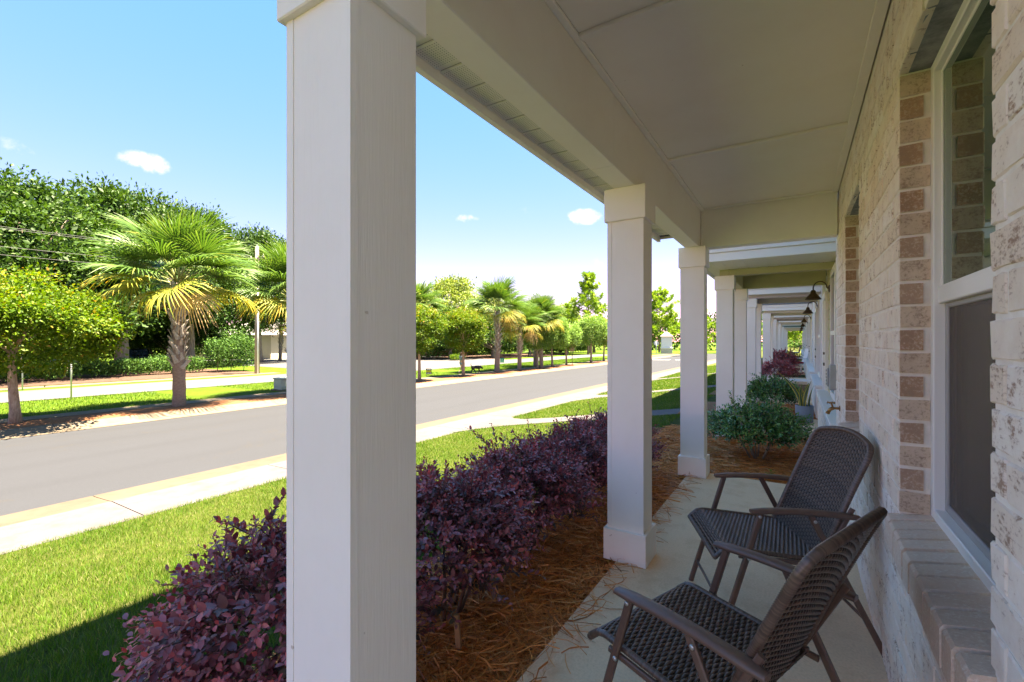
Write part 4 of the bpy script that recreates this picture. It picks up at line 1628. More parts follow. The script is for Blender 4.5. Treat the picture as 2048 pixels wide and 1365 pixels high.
chair = make_chair()
chair.location = (-0.505, 1.685, 0.001)
chair.rotation_euler = (0, 0, math.atan2(-0.375, 0.925))
tag(chair, 'nearer dark brown wicker folding armchair at the front of the porch', 'chair', 'wicker folding chairs on the porch')
c2 = copy_tree(chair)
c2.location = (-0.425, 2.525, 0.001)
c2.rotation_euler = (0, 0, math.atan2(0.40, 0.917))
tag(c2, 'farther dark brown wicker folding armchair with its back to the second window', 'chair', 'wicker folding chairs on the porch')

# ------------------------------------------------------------------ shrubs


def shoot_shrub(name, loc, rx, ry, h, nshoot, mat, leaf, label, cat, group, stem_mat, per=13, asp=0.55, seed=0, wild=8, low=0.08, tone=0.0, full=True):
    """shrub of arching shoots with leaves set alternately along them"""
    global rng
    t = empty(name, loc, label, cat, group)
    P, A, N, S, Q = [], [], [], [], []
    mbs = MB()
    nst = 9
    for k in range(nst):
        a = 2 * math.pi * k / nst + rng.uniform(-.3, .3)
        b = Vector((0.06 * math.cos(a), 0.06 * math.sin(a), 0))
        e = Vector((rx * 0.55 * math.cos(a), ry * 0.55 * math.sin(a), h * rng.uniform(0.5, 0.75)))
        mbs.tube([b, b.lerp(e, 0.45) + Vector((0, 0, 0.05)), e], [0.011, 0.008, 0.004], 5)
    for i in range(nshoot + wild):
        w = i >= nshoot
        d = rdir(1)[0]
        d[2] = abs(d[2]) * 0.95 - (0.28 if rng.random() < 0.45 else 0.0)
        d = d / np.linalg.norm(d)
        if w:
            d = np.array([d[0] * 0.5, d[1] * 0.5, 0.9])
        bump = 0.88 + 0.16 * math.sin(d[0] * 5 + seed) * math.sin(d[1] * 6 + seed * 2)
        rr = rng.uniform(0.42, 1.0) ** 0.5 * bump
        c = np.array([0, 0, h * 0.50])
        tip = c + d * np.array([rx, ry, h * 0.52]) * (rr if not w else 0.95)
        ln = rng.uniform(0.10, 0.22) if not w else rng.uniform(0.22, 0.34)
        out = unit((d * np.array([1, 1, 0.7]) + np.array([0, 0, 0.55]) + rng.normal(0, 0.35, 3))[None])[0]
        if w:
            out = unit((np.array([d[0] * 0.5, d[1] * 0.5, 1]) + rng.normal(0, 0.2, 3))[None])[0]
        base = tip - out * (ln * 0.8 if not w else 0.16)
        if base[2] < low:
            base[2] = low + rng.random() * 0.05
        bend = np.array([d[0] * 0.25, d[1] * 0.25, -0.25]) * ln
        n = max(5, int(per * ln / 0.17))
        ts = np.linspace(0.08, 1.0, n)
        pts = base[None] + out[None] * (ts * ln)[:, None] + bend[None] * (ts ** 2)[:, None]
        tang = unit(out[None] * ln + 2 * bend[None] * ts[:, None])
        s1 = unit(np.cross(tang, np.array([[0.1, 0.2, 1.0]]) + 0 * tang))
        s2 = np.cross(s1, tang)
        ang = np.arange(n) * 2.4 + rng.uniform(0, 6)
        side = s1 * np.cos(ang)[:, None] + s2 * np.sin(ang)[:, None]
        P.append(pts)
        A.append(tang * 0.75 + side * 0.75 + np.array([[0, 0, 0.1]]) + rng.normal(0, .12, (n, 3)))
        N.append(unit(side * -0.3 + np.array([[0, 0, 1.0]]) + tang * 0.4 + rng.normal(0, .3, (n, 3))))
        S.append(leaf * rng.uniform(0.5, 1.3, n) * rng.uniform(0.75, 1.15) * (1.0 - 0.35 * ts ** 3))
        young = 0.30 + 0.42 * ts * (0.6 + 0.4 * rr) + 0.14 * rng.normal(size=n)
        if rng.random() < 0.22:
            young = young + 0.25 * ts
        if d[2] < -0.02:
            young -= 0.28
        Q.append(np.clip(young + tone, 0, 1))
        if i % 2 == 0 or w:
            mbs.tube([tuple(base), tuple(pts[n // 2]), tuple(pts[-1])], [0.0024, 0.0019, 0.001], 3)
    P, A, N, S, Q = [np.concatenate(z) for z in (P, A, N, S, Q)]
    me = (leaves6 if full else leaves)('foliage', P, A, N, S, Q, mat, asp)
    link('foliage', me, t, False)
    stuff(mbs.build('stem', stem_mat, t, False))
    return t


HEDGE = [(0.98, 0.50, 'nearest', 'purple leaved shrub at the near end of the hedge, left of the big column'),
         (1.80, 0.50, '', 'second purple shrub from the near end, just right of the big column'),
         (2.62, 0.50, '', 'middle purple shrub of the hedge above the pine straw'),
         (3.42, 0.50, '', 'fourth purple shrub of the hedge, behind the middle column'),
         (4.25, 0.50, '', 'last purple shrub of the hedge, seen right of the middle column')]
for i, (y, r, _, lb) in enumerate(HEDGE):
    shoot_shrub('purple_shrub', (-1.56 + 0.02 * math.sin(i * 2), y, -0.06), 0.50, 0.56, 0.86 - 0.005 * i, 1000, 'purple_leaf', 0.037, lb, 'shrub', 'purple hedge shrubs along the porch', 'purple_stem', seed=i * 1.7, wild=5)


def stake():
    mb = MB()
    mb.box(-0.012, 0.012, -0.010, 0.010, -0.12, 0.17, 0, 0.002)
    o = mb.build('garden_stake', 'stake_wood')
    o.location = (-1.30, 1.62, -0.02)
    o.rotation_euler = (0.05, -0.06, 0.4)
    tag(o, 'short wooden stake stuck in the pine straw under the hedge', 'stake')


stake()
shoot_shrub('green_shrub', (-0.42, 6.25, -0.06), 0.62, 0.60, 0.76, 1500, 'glossy_shrub_leaf', 0.05, 'glossy green shrub just past the last white porch column', 'shrub', 'green shrubs in the beds', 'tree_bark', per=9, asp=0.45, seed=3, wild=14)
shoot_shrub('green_shrub', (-0.42, 10.3, -0.06), 0.55, 0.6, 0.80, 1100, 'glossy_shrub_leaf', 0.055, 'glossy green shrub left of the blue plant pot', 'shrub', 'green shrubs in the beds', 'tree_bark', per=9, asp=0.45, seed=5, wild=6, full=False)
shoot_shrub('purple_shrub', (-0.52, 16.2, -0.06), 0.62, 0.7, 0.95, 600, 'purple_leaf', 0.058, 'reddish purple shrub in front of the mauve townhouse columns', 'shrub', 'reddish shrubs further along', 'purple_stem', seed=6, wild=6, full=False, tone=0.14, per=9)
shoot_shrub('purple_shrub', (-0.52, 21.6, -0.06), 0.7, 0.8, 1.15, 600, 'purple_leaf', 0.068, 'reddish shrub further back, showing above the nearer reddish one', 'shrub', 'reddish shrubs further along', 'purple_stem', seed=9, wild=6, full=False, tone=0.18, per=9)
shoot_shrub('green_shrub', (-0.4, 27.5, -0.06), 0.9, 0.9, 1.0, 250, 'street_tree_leaf', 0.08, 'bright green shrub deep in the row of porches', 'shrub', 'green shrubs in the beds', 'tree_bark', seed=4, wild=0, full=False, per=8)
shoot_shrub('green_shrub', (-0.4, 52.5, -0.06), 1.6, 1.2, 1.7, 300, 'hedge_leaf', 0.14, 'dark green shrub closing the far end of the arcade', 'shrub', 'green shrubs in the beds', 'tree_bark', seed=4, wild=0, full=False, per=8)


def seedling():
    t = empty('weed_seedling', (-0.235, 5.30, -0.05), 'tiny bright green seedling in the pine straw behind the far chair', 'seedling')
    n = 9
    a = np.linspace(0, 6.0, n)
    P = np.stack([0.01 * np.cos(a), 0.01 * np.sin(a), np.linspace(0.03, 0.11, n)], 1)
    A = np.stack([np.cos(a * 2.4), np.sin(a * 2.4), 0.4 + 0 * a], 1)
    N = np.tile([[0, 0, 1.0]], (n, 1))
    link('foliage', leaves6('foliage', P, A, N, np.full(n, 0.055), np.full(n, 0.8), 'street_tree_leaf', 0.5), t, False)
    mb = MB()
    mb.tube([(0, 0, 0), (0, 0, 0.11)], 0.002, 4)
    mb.build('stem', 'palm_petiole', t, False)


seedling()


def potted_plant():
    t = empty('plant_pot', (0.10, 9.25, 0.001), 'slate blue cylindrical planter standing on the next porch slab', 'planter')
    mb = MB()
    mb.lathe([(0.0, 0.0), (0.118, 0.0), (0.128, 0.015), (0.136, 0.27), (0.138, 0.285), (0.128, 0.285), (0.126, 0.262), (0.0, 0.262)], 32)
    mb.build('pot', 'pot_blue', t, False)
    mb = MB()
    mb.lathe([(0.0, 0.268), (0.125, 0.268)], 24)
    mb.build('soil', 'pot_soil', t, False)
    p = empty('snake_plant', (0.10, 9.25, 0.265), 'snake plant with yellow edged leaves in the slate blue planter', 'plant')
    rnd = random.Random(4)
    specs = [(-0.06, -0.02, 0.62, -0.30, 0.1)] + [(rnd.uniform(-0.08, 0.08), rnd.uniform(-0.08, 0.08), rnd.uniform(0.24, 0.46), rnd.uniform(-0.06, 0.10), rnd.uniform(-0.06, 0.06)) for _ in range(12)]
    for (x, y, L, lx, ly) in specs:
        mb = MB()
        tw = rnd.uniform(-0.8, 0.8)
        rows = []
        n = 9
        for i in range(n):
            s = i / (n - 1)
            wd = 0.024 * (1 - s ** 4) * (0.72 + 0.5 * math.sin(math.pi * min(s * 1.1, 1))) + 0.0008
            a = tw + 0.9 * s
            c = Vector((x + lx * s * s * 1.3, y + ly * s * s, L * s))
            w = Vector((math.cos(a), math.sin(a), 0))
            nrm = Vector((-w.y, w.x, 0)) * 0.006 * (1 - s)
            rows.append([c - w * wd - nrm * -1, c - w * wd * 0.68, c + nrm * -1, c + w * wd * 0.68, c + w * wd - nrm * -1])
        for i in range(n - 1):
            for j in range(4):
                mb.add([rows[i][j], rows[i][j + 1], rows[i + 1][j + 1], rows[i + 1][j]], [(0, 1, 2, 3)], 1 if j in (0, 3) else 0, True)
        mb.build('leaf', ['snake_leaf_green', 'snake_leaf_edge'], p, False)


potted_plant()

# ------------------------------------------------------------------ trees


def crown(name, lobes, nclump, nleaf, sigma, leaf, mat, top_tint=0.0, asp=0.55, shell=0.6, up=0.3, under=False):
    """foliage in clumps spread through a lumpy volume"""
    lob = np.array(lobes, float)
    vol = (lob[:, 3] * lob[:, 4] * lob[:, 5]) ** (2 / 3)
    li = rng.choice(len(lob), nclump, p=vol / vol.sum())
    d = rdir(nclump)
    if not under:
        d[:, 2] = np.where(d[:, 2] < -0.55, -d[:, 2], d[:, 2])
    rad = shell + (1 - shell) * rng.random(nclump) ** 0.5
    C = lob[li, :3] + d * lob[li, 3:6] * rad[:, None]
    csz = rng.uniform(0.6, 1.35, nclump)
    ci = rng.integers(0, nclump, nleaf)
    off = rng.normal(0, 1, (nleaf, 3)) * sigma * csz[ci][:, None]
    off[:, 2] *= 0.7
    P = C[ci] + off
    out = unit(off + d[ci] * sigma * 0.8)
    A = unit(out + rng.normal(0, 0.6, (nleaf, 3)))
    N = unit(rng.normal(0, 0.55, (nleaf, 3)) + out * 0.5 + np.array([[0, 0, up + 0.45]]))
    S = leaf * rng.uniform(0.45, 1.45, nleaf) * (0.75 + 0.5 * rng.random(nclump)[ci])
    zr = (P[:, 2] - P[:, 2].min()) / max(np.ptp(P[:, 2]), 1e-6)
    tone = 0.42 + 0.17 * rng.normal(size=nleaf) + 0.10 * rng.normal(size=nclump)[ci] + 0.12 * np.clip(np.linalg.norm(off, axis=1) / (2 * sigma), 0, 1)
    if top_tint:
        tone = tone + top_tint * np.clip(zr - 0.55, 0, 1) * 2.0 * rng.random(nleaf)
    return leaves(name, P, A, N, S, np.clip(tone, 0, 1), mat, asp)


def limbs(mb, base, top, r0, lobes, n, mi=0, sides=9, thick=0.55):
    """tapered trunk and limbs that reach into the lobes"""
    base, top = Vector(base), Vector(top)
    pts = [base + (top - base) * t + Vector((0.05 * math.sin(7 * t + base.x), 0.05 * math.cos(5 * t), 0)) * r0 * 3 for t in np.linspace(0, 1, 6)]
    rr = [r0 * (1.25 if i == 0 else 1.0 - 0.09 * i) for i in range(6)]
    mb.tube(pts, rr, sides)
    ls = list(lobes)
    random.shuffle(ls)
    for k in range(n):
        l = ls[k % len(ls)]
        e = Vector(l[:3]) + Vector((random.uniform(-.4, .4) * l[3], random.uniform(-.4, .4) * l[4], random.uniform(-.3, .5) * l[5]))
        s = pts[-1].lerp(pts[-2], random.random())
        m = s.lerp(e, 0.5) + Vector((0, 0, 0.12 * (e - s).length))
        mb.tube([s, m, e], [r0 * thick, r0 * thick * 0.65, r0 * 0.1], 6)


def street_tree(name, rx, rz, zc, htr, nleaf, leaf, mat, tr, tint, seed):
    """clipped street tree: straight thin trunk under a rounded, uneven head (local origin at its base)"""
    random.seed(seed)
    t = empty(name, (0, 0, 0))
    lob = [(0, 0, zc, rx * 0.86, rx * 0.86, rz * 0.86)]
    for k in range(11):
        a = 2 * math.pi * k / 11 + random.uniform(-.3, .3)
        e = random.uniform(-0.75, 0.75)
        lob.append((rx * 0.62 * math.cos(a) * math.cos(e), rx * 0.62 * math.sin(a) * math.cos(e), zc + rz * 0.62 * math.sin(e), rx * random.uniform(.30, .42), rx * random.uniform(.30, .42), rz * random.uniform(.28, .42)))
    mb = MB()
    limbs(mb, (0, 0, -0.05), (random.uniform(-.06, .06), random.uniform(-.06, .06), htr), tr, lob, 9, thick=0.3)
    mb.build('trunk', 'tree_bark', t, False)
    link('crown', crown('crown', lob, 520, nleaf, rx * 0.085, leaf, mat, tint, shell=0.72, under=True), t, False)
    return t


treeA = street_tree('street_tree', 2.5, 1.58, 2.78, 2.4, 60000, 0.095, 'street_tree_leaf', 0.125, 0.45, 1)
treeA.location = (-18.6, 3.4, FZ)
tag(treeA, 'broad clipped street tree with yellow green dome at far left', 'tree', 'clipped street trees across the road')
treeB = street_tree('street_tree', 1.55, 1.55, 3.0, 2.2, 30000, 0.09, 'street_tree_leaf', 0.105, 0.42, 2)
treeB.location = (-18.6, 23.6, FZ)
tag(treeB, 'round yellow green street tree right above the walking black dog', 'tree', 'clipped street trees across the road')
treeC = copy_tree(treeB)
treeC.location = (-18.55, 19.5, FZ)
treeC.rotation_euler = (0.0, -0.05, 2.2)
treeC.scale = (0.97, 0.97, 0.98)
treeC['label'] = 'round green street tree half hidden by the big front column'
treeD = street_tree('street_tree', 1.7, 1.7, 3.1, 2.2, 18000, 0.11, 'dusty_tree_leaf', 0.11, 0.2, 3)
treeD.location = (-18.6, 36.4, FZ)
tag(treeD, 'dark green street tree just right of the three palm trunks', 'tree', 'clipped street trees across the road')
for loc, rz, s, lb in (((-18.7, 39.6, FZ), 1.1, 0.9, 'small dusty green street tree beside the brown street sign'),
                       ((-18.55, 45.4, FZ), 2.3, 1.12, 'round dusty green street tree left of the middle column'),
                       ((-18.9, 50.0, FZ), 3.7, 1.05, 'dusty green street tree touching the middle column edge'),
                       ((-18.6, 33.7, FZ), 5.0, 0.95, 'dark street tree tucked behind the third palm trunk')):
    o = copy_tree(treeD)
    o.location = loc
    o.rotation_euler = (0, 0, rz)
    o.scale = (s, s, s)
    o['label'] = lb


def frond_mesh(mat, droop, spread, L, pet, seed, tone):
    """one fan frond: stalk along +x rising, then a folded fan of narrow segments that hang at the tips"""
    r = random.Random(seed)
    mb = MB()
    pts = [Vector((pet * s, 0, 0.16 * pet * math.sin(s * 1.6) - 0.10 * pet * s * s)) for s in np.linspace(0, 1, 5)]
    mb.tube(pts, [0.026, 0.02, 0.016, 0.014, 0.011], 5, 0)
    V, F, Q = [], [], []
    hub = pts[-1]
    n = 42
    for k in range(n):
        f = (k + 0.5) / n * 2 - 1
        a = f * R(spread)
        ln = L * (1.0 - 0.38 * abs(f) ** 2.2) * r.uniform(0.88, 1.06)
        d0 = Vector((math.cos(a), math.sin(a), 0.0))
        start = hub + Vector((-0.25 * L * (1 - abs(f)) * 0 + 0.02, 0, 0))
        sd = Vector((-math.sin(a), math.cos(a), 0))
        fold = 0.32
        rows = []
        dr = droop * r.uniform(0.75, 1.35)
        ns = 6
        for i in range(ns):
            s = i / (ns - 1)
            # folded up like a keel: middle of the fan higher than its sides, tips hang
            c = start + d0 * (ln * (s - 0.12 * dr * s ** 3)) + Vector((0, 0, 0.16 * L * abs(f) * s - dr * ln * s ** 3.0 + 0.03 * s))
            wd = ln * 0.020 * (0.28 + 1.1 * s * (1 - s) * 2.2) * (1.0 if s < 0.98 else 0.05)
            rows.append((c - sd * wd, c + Vector((0, 0, wd * fold * 3)), c + sd * wd))
        o = len(V)
        q = min(max(0.42 + tone + 0.16 * r.gauss(0, 1), 0), 1)
        for i, row in enumerate(rows):
            V += [tuple(p) for p in row]
            Q += [min(max(q + 0.35 * max(0, i / (ns - 1) - 0.55) + 0.05 * r.gauss(0, 1), 0), 1)] * 3
        for i in range(ns - 1):
            b = o + i * 3
            F += [(b, b + 1, b + 4, b + 3), (b + 1, b + 2, b + 5, b + 4)]
    nv = len(V)
    allV = V + mb.v
    allF = F + [tuple(nv + i for i in f) for f in mb.f]
    Q += [0.5] * len(mb.v)
    me = np_mesh('frond', np.array([tuple(p) for p in allV]), [i for f in allF for i in f], [len(f) for f in allF], mat, np.array(Q), False)
    me.materials.append(MATS['palm_petiole'])
    mi = np.zeros(len(me.polygons), np.int32)
    mi[len(F):] = 1
    me.polygons.foreach_set('material_index', mi)
    return me


FR = [frond_mesh('palm_green', 0.30, 135, 1.45, 1.25, s, 0.08) for s in (1, 2, 3)]
FRY = [frond_mesh('palm_green', 0.15, 110, 1.35, 1.05, s, 0.2) for s in (4, 5)]
FRO = [frond_mesh('palm_old', 0.45, 130, 1.35, 1.2, s, -0.08) for s in (6, 7)]
FRD = [frond_mesh('palm_dry', 0.8, 120, 1.1, 0.9, s, 0.0) for s in (8,)]


def boot_mesh():
    """an old leaf base left on the trunk: a tapering, split strap leaning outwards"""
    mb = MB()
    vs = []
    st = [(0.0, 0.095, 0.010, 0.020), (0.12, 0.075, 0.035, 0.022), (0.26, 0.052, 0.085, 0.020), (0.36, 0.040, 0.150, 0.016)]
    for z, w, x, th in st:
        vs += [(x, -w, z), (x + th, -w * 0.35, z), (x + th, w * 0.35, z), (x, w, z), (x - th * 0.6, 0, z)]
    fs = []
    for i in range(3):
        for k in range(5):
            a, b = i * 5 + k, i * 5 + (k + 1) % 5
            fs.append((a, b, b + 5, a + 5))
    fs += [(4, 3, 2, 1, 0), (15, 16, 17, 18, 19)]
    mb.add(vs, fs)
    return mb.mesh('boot', ['palm_boot'])


BOOT = boot_mesh()


def make_palm(H, seed, nf=36):
    r = random.Random(seed)
    t = empty('palm_tree', (0, 0, 0))
    mb = MB()
    zs = np.linspace(-0.06, H, 26)
    rr = [0.205 - 0.015 * min(z, 1) + 0.006 * math.sin(z * 23) + 0.02 * max(0, 0.3 - z) for z in zs]
    mb.tube([(0.03 * math.sin(z * 0.8), 0.02 * math.cos(z), z) for z in zs], rr, 16)
    mb.build('trunk', 'palm_trunk', t, False)
    nb = 74
    z0 = 1.35
    for k in range(nb):
        s = k / nb
        z = z0 + (H - z0 - 0.1) * s
        a = k * 2.39996 + r.uniform(-.15, .15)
        o = bpy.data.objects.new('boot', BOOT)
        COL.objects.link(o)
        o.parent = t
        sc = r.uniform(0.7, 0.98)
        o.scale = (sc * r.uniform(.7, 1.1), sc, sc * r.uniform(.85, 1.2))
        rad = 0.175
        o.location = (0.03 * math.sin(z * 0.8) + rad * math.cos(a), 0.02 * math.cos(z) + rad * math.sin(a), z)
        o.rotation_euler = (r.choice((-1, 1)) * r.uniform(0.35, 0.65), r.uniform(-0.1, 0.12), a)
        o.rotation_mode = 'XYZ'
        M = Matrix.Rotation(a, 4, 'Z') @ Matrix.Rotation(o.rotation_euler[1], 4, 'Y') @ Matrix.Rotation(o.rotation_euler[0], 4, 'X')
        o.rotation_euler = M.to_euler()
    for k in range(nf):
        s = (k + 0.5) / nf                     # 0 = oldest, lowest
        el = R(-26 + 108 * s ** 0.9 + r.uniform(-8, 8))
        a = k * 2.39996 + r.uniform(-.2, .2)
        if s < 0.02:
            me = r.choice(FRD)
        elif s < 0.22:
            me = r.choice(FRO)
        elif s > 0.86:
            me = r.choice(FRY)
        else:
            me = r.choice(FR)
        o = bpy.data.objects.new('frond', me)
        COL.objects.link(o)
        o.parent = t
        sc = r.uniform(0.9, 1.1)
        o.scale = (sc, sc, sc)
        o.location = (0.10 * math.cos(a), 0.10 * math.sin(a), H - 0.12 + 0.35 * s)
        M = Matrix.Rotation(a, 4, 'Z') @ Matrix.Rotation(-el, 4, 'Y') @ Matrix.Rotation(r.uniform(-0.5, 0.5), 4, 'X')
        o.rotation_euler = M.to_euler()
    return t


palm = make_palm(4.35, 5)
palm.location = (-18.5, 7.35, FZ)
tag(palm, 'large cabbage palm on the left with orange tipped lower fronds', 'palm', 'cabbage palms across the road')
palm_b = make_palm(4.5, 17, 32)
palm_b.location = (-18.8, 27.9, FZ)
palm_b.rotation_euler = (0, 0, 1.0)
tag(palm_b, 'tallest of the three cabbage palms right of the dog', 'palm', 'cabbage palms across the road')
palm_c = make_palm(3.7, 29, 34)
palm_c.location = (-18.7, 30.9, FZ)
palm_c.scale = (0.88, 0.88, 0.92)
tag(palm_c, 'middle cabbage palm of the three right of the dog', 'palm', 'cabbage palms across the road')
for loc, rz, s, lb in (((-18.5, 11.6, FZ), 2.1, (0.95, 0.95, 0.95), 'cabbage palm whose fronds show just left of the big column'),
                       ((-18.4, 34.0, FZ), 4.4, (0.9, 0.9, 0.93), 'rightmost cabbage palm of the three right of the dog'),
                       ((-20.4, 36.5, FZ), 5.4, (0.9, 0.9, 0.88), 'cabbage palm partly hidden behind the rightmost of the three')):
    o = copy_tree(palm)
    o.location = loc
    o.rotation_euler = (0, 0, rz)
    o.scale = s
    o['label'] = lb
for loc, rz, s, lb in (((-43.5, 45.0, FZ), 0.4, 1.55, 'grey green palm rising behind the round tree by the dog'),
                       ((-51.0, 30.5, FZ), 0.9, 0.95, 'leaning palm against the cream house wall')):
    o = copy_tree(palm)
    o.location = loc
    o.rotation_euler = (0, 0.03, rz)
    o.scale = (s, s, s)
    o['label'] = lb


def oak(name, spread, height, nleaf, leaf, mat, seed, trunk_r, fork=0.28):
    """big spreading tree: heavy limbs under many lobes of foliage"""
    random.seed(seed)
    r = random.Random(seed)
    t = empty(name, (0, 0, 0))
    lob = []
    for k in range(26):
        a = 2.39996 * k
        q = math.sqrt((k + 0.5) / 26)
        z = height * (0.88 - 0.50 * q ** 1.8) + r.uniform(-0.05, 0.06) * height
        lob.append((spread * q * 0.86 * math.cos(a), spread * q * 0.86 * math.sin(a), z, spread * r.uniform(.20, .30), spread * r.uniform(.20, .30), height * r.uniform(.085, .14)))
    for k in range(12):
        a = 2 * math.pi * k / 12 + r.uniform(-.2, .2)
        lob.append((spread * 0.82 * math.cos(a), spread * 0.82 * math.sin(a), height * r.uniform(.25, .42), spread * .20, spread * .20, height * .10))
    mb = MB()
    limbs(mb, (0, 0, -0.1), (0.2, 0.1, height * fork), trunk_r, lob, 16, sides=11)
    mb.build('trunk', 'oak_bark', t, False)
    link('crown', crown('crown', lob, 900, nleaf, spread * 0.062, leaf, mat, 0.1, shell=0.5), t, False)
    return t


oakA = oak('oak_tree', 7.5, 13.5, 46000, 0.27, 'oak_leaf', 21, 0.55)
oakA.location = (-41.5, 7.5, FZ)
oakA.scale = (0.95, 0.95, 0.98)
tag(oakA, 'huge dark live oak behind the clipped tree at far left', 'tree', 'live oaks behind the back road')
for loc, rz, s, lb in (((-37.5, 1.0, FZ), 1.2, (0.85, 0.85, 0.86), 'live oak filling the left edge of the picture'),
                       ((-45.0, 14.0, FZ), 2.6, (0.95, 0.95, 1.12), 'live oak rising behind the left part of the large palm'),
                       ((-48.5, 20.3, FZ), 4.0, (0.85, 0.85, 1.16), 'live oak with a low side limb right of the large palm'),
                       ((-50.0, 27.5, FZ), 5.1, (0.80, 0.80, 1.12), 'live oak sloping down towards the utility pole'),
                       ((-60.0, 8.0, FZ), 0.3, (1.1, 1.1, 1.0), 'live oak deep behind the parked cars'),
                       ((-63.0, 20.0, FZ), 3.3, (1.1, 1.1, 1.0), 'live oak far behind the black car')):
    o = copy_tree(oakA)
    o.location = loc
    o.rotation_euler = (0, 0, rz)
    o.scale = s
    o['label'] = lb
oakB = oak('broad_tree', 6.5, 10.5, 26000, 0.30, 'pale_oak_leaf', 33, 0.4)
oakB.location = (-45.5, 40.5, FZ)
tag(oakB, 'pale yellow green tree behind the round street trees near the column', 'tree', 'broad trees beyond the back road')
for loc, rz, s, lb in (((-48.0, 58.0, FZ), 1.9, (1.0, 1.0, 1.22), 'broad tree rising above the tallest of the three palms'),
                       ((-46.0, 66.0, FZ), 2.6, (1.0, 1.0, 1.0), 'broad tree sloping down right of the three palms'),
                       ((-40.0, 76.0, FZ), 4.0, (0.85, 0.85, 0.78), 'low olive tree behind the dusty street trees'),
                       ((-37.0, 92.0, FZ), 5.0, (0.8, 0.8, 0.72), 'far tree left of the white pillar'),
                       ((-62.0, 62.0, FZ), 0.5, (1.2, 1.2, 1.1), 'distant tree low behind the middle palms'),
                       ((-52.0, 50.0, FZ), 3.5, (1.05, 1.05, 1.12), 'broad pale tree left of the tallest palm crown'),
                       ((-41.0, 84.0, FZ), 1.1, (0.9, 0.9, 0.92), 'broad pale tree left of the tall slim pine'),
                       ((-34.5, 84.0, FZ), 2.2, (0.7, 0.7, 0.66), 'low pale tree under the tall slim pine'),
                       ((-29.5, 96.0, FZ), 3.8, (0.7, 0.7, 0.60), 'low pale tree between the tall pine and the pillar')):
    o = copy_tree(oakB)
    o.location = loc
    o.rotation_euler = (0, 0, rz)
    o.scale = s
    o['label'] = lb
# darker trees in the shade behind the palms
oakC = oak('shade_tree', 4.6, 6.8, 20000, 0.24, 'oak_leaf', 44, 0.28, 0.2)
oakC.location = (-38.5, 46.0, FZ)
tag(oakC, 'low dark tree shading the bed behind the palm trunks', 'tree', 'dark trees behind the palms')
for loc, rz, s, lb in (((-36.5, 53.0, FZ), 1.0, 1.0, 'low dark tree behind the middle palm trunk'),
                       ((-35.0, 61.0, FZ), 2.2, 0.95, 'low dark tree behind the street sign'),
                       ((-43.0, 47.0, FZ), 3.2, 0.9, 'dark tree behind the round street tree'),
                       ((-33.5, 71.0, FZ), 4.1, 0.9, 'dark tree far behind the dusty street trees'),
                       ((-46.0, 38.0, FZ), 5.3, 0.8, 'dark tree between the column and the round street tree'),
                       ((-55.0, 2.0, FZ), 0.3, 1.1, 'dark understorey tree behind the hedge at far left'),
                       ((-57.0, 9.0, FZ), 1.3, 1.1, 'dark understorey tree behind the grey car'),
                       ((-58.0, 16.0, FZ), 2.3, 1.1, 'dark understorey tree behind the black car'),
                       ((-57.0, 22.0, FZ), 4.3, 1.0, 'dark understorey tree behind the low oak limb'),
                       ((-45.0, -4.0, FZ), 5.0, 1.0, 'dark understorey tree at the left edge of the picture')):
    o = copy_tree(oakC)
    o.location = loc
    o.rotation_euler = (0, 0, rz)
    o.scale = (s, s, s)
    o['label'] = lb


def pine(name, H, spread, seed, ntuft, z0=0.35, needle=0.42, cone=1.0):
    r = random.Random(seed)
    t = empty(name, (0, 0, 0))
    mb = MB()
    mb.tube([(0, 0, -0.1), (0.05, 0, H * 0.5), (0, 0, H)], [H * 0.016, H * 0.011, 0.02], 8)
    P, A, N, S, Q = [], [], [], [], []
    for k in range(ntuft):
        s = r.random()
        z = H * (z0 + (1 - z0) * s)
        a = k * 2.39996
        ln = spread * (1 - s * 0.82) ** cone * r.uniform(0.35, 1.05)
        b = Vector((0, 0, z))
        e = b + Vector((math.cos(a) * ln, math.sin(a) * ln, ln * r.uniform(0.15, 0.75)))
        m = b.lerp(e, 0.55) - Vector((0, 0, 0.06 * ln))
        mb.tube([b, m, e], [0.035, 0.025, 0.01], 4)
        for c in [e, m.lerp(e, 0.55), e + Vector((r.uniform(-.5, .5), r.uniform(-.5, .5), r.uniform(0, .5))) * spread * 0.25]:
            n = 30
            d = unit(rng.normal(0, 0.75, (n, 3)) + np.array([[0.3 * math.cos(a), 0.3 * math.sin(a), 0.9]]))
            P.append(np.array(c)[None] + d * 0.02)
            A.append(d)
            N.append(rdir(n))
            S.append(needle * rng.uniform(0.6, 1.2, n))
            Q.append(np.clip(0.5 + 0.2 * rng.normal(size=n) + 0.12 * r.gauss(0, 1), 0, 1))
    mb.build('trunk', 'tree_bark', t, False)
    P, A, N, S, Q = [np.concatenate(q) for q in (P, A, N, S, Q)]
    link('crown', leaves('crown', P, A, N, S, Q, 'pine_needle', 0.16), t, False)
    return t


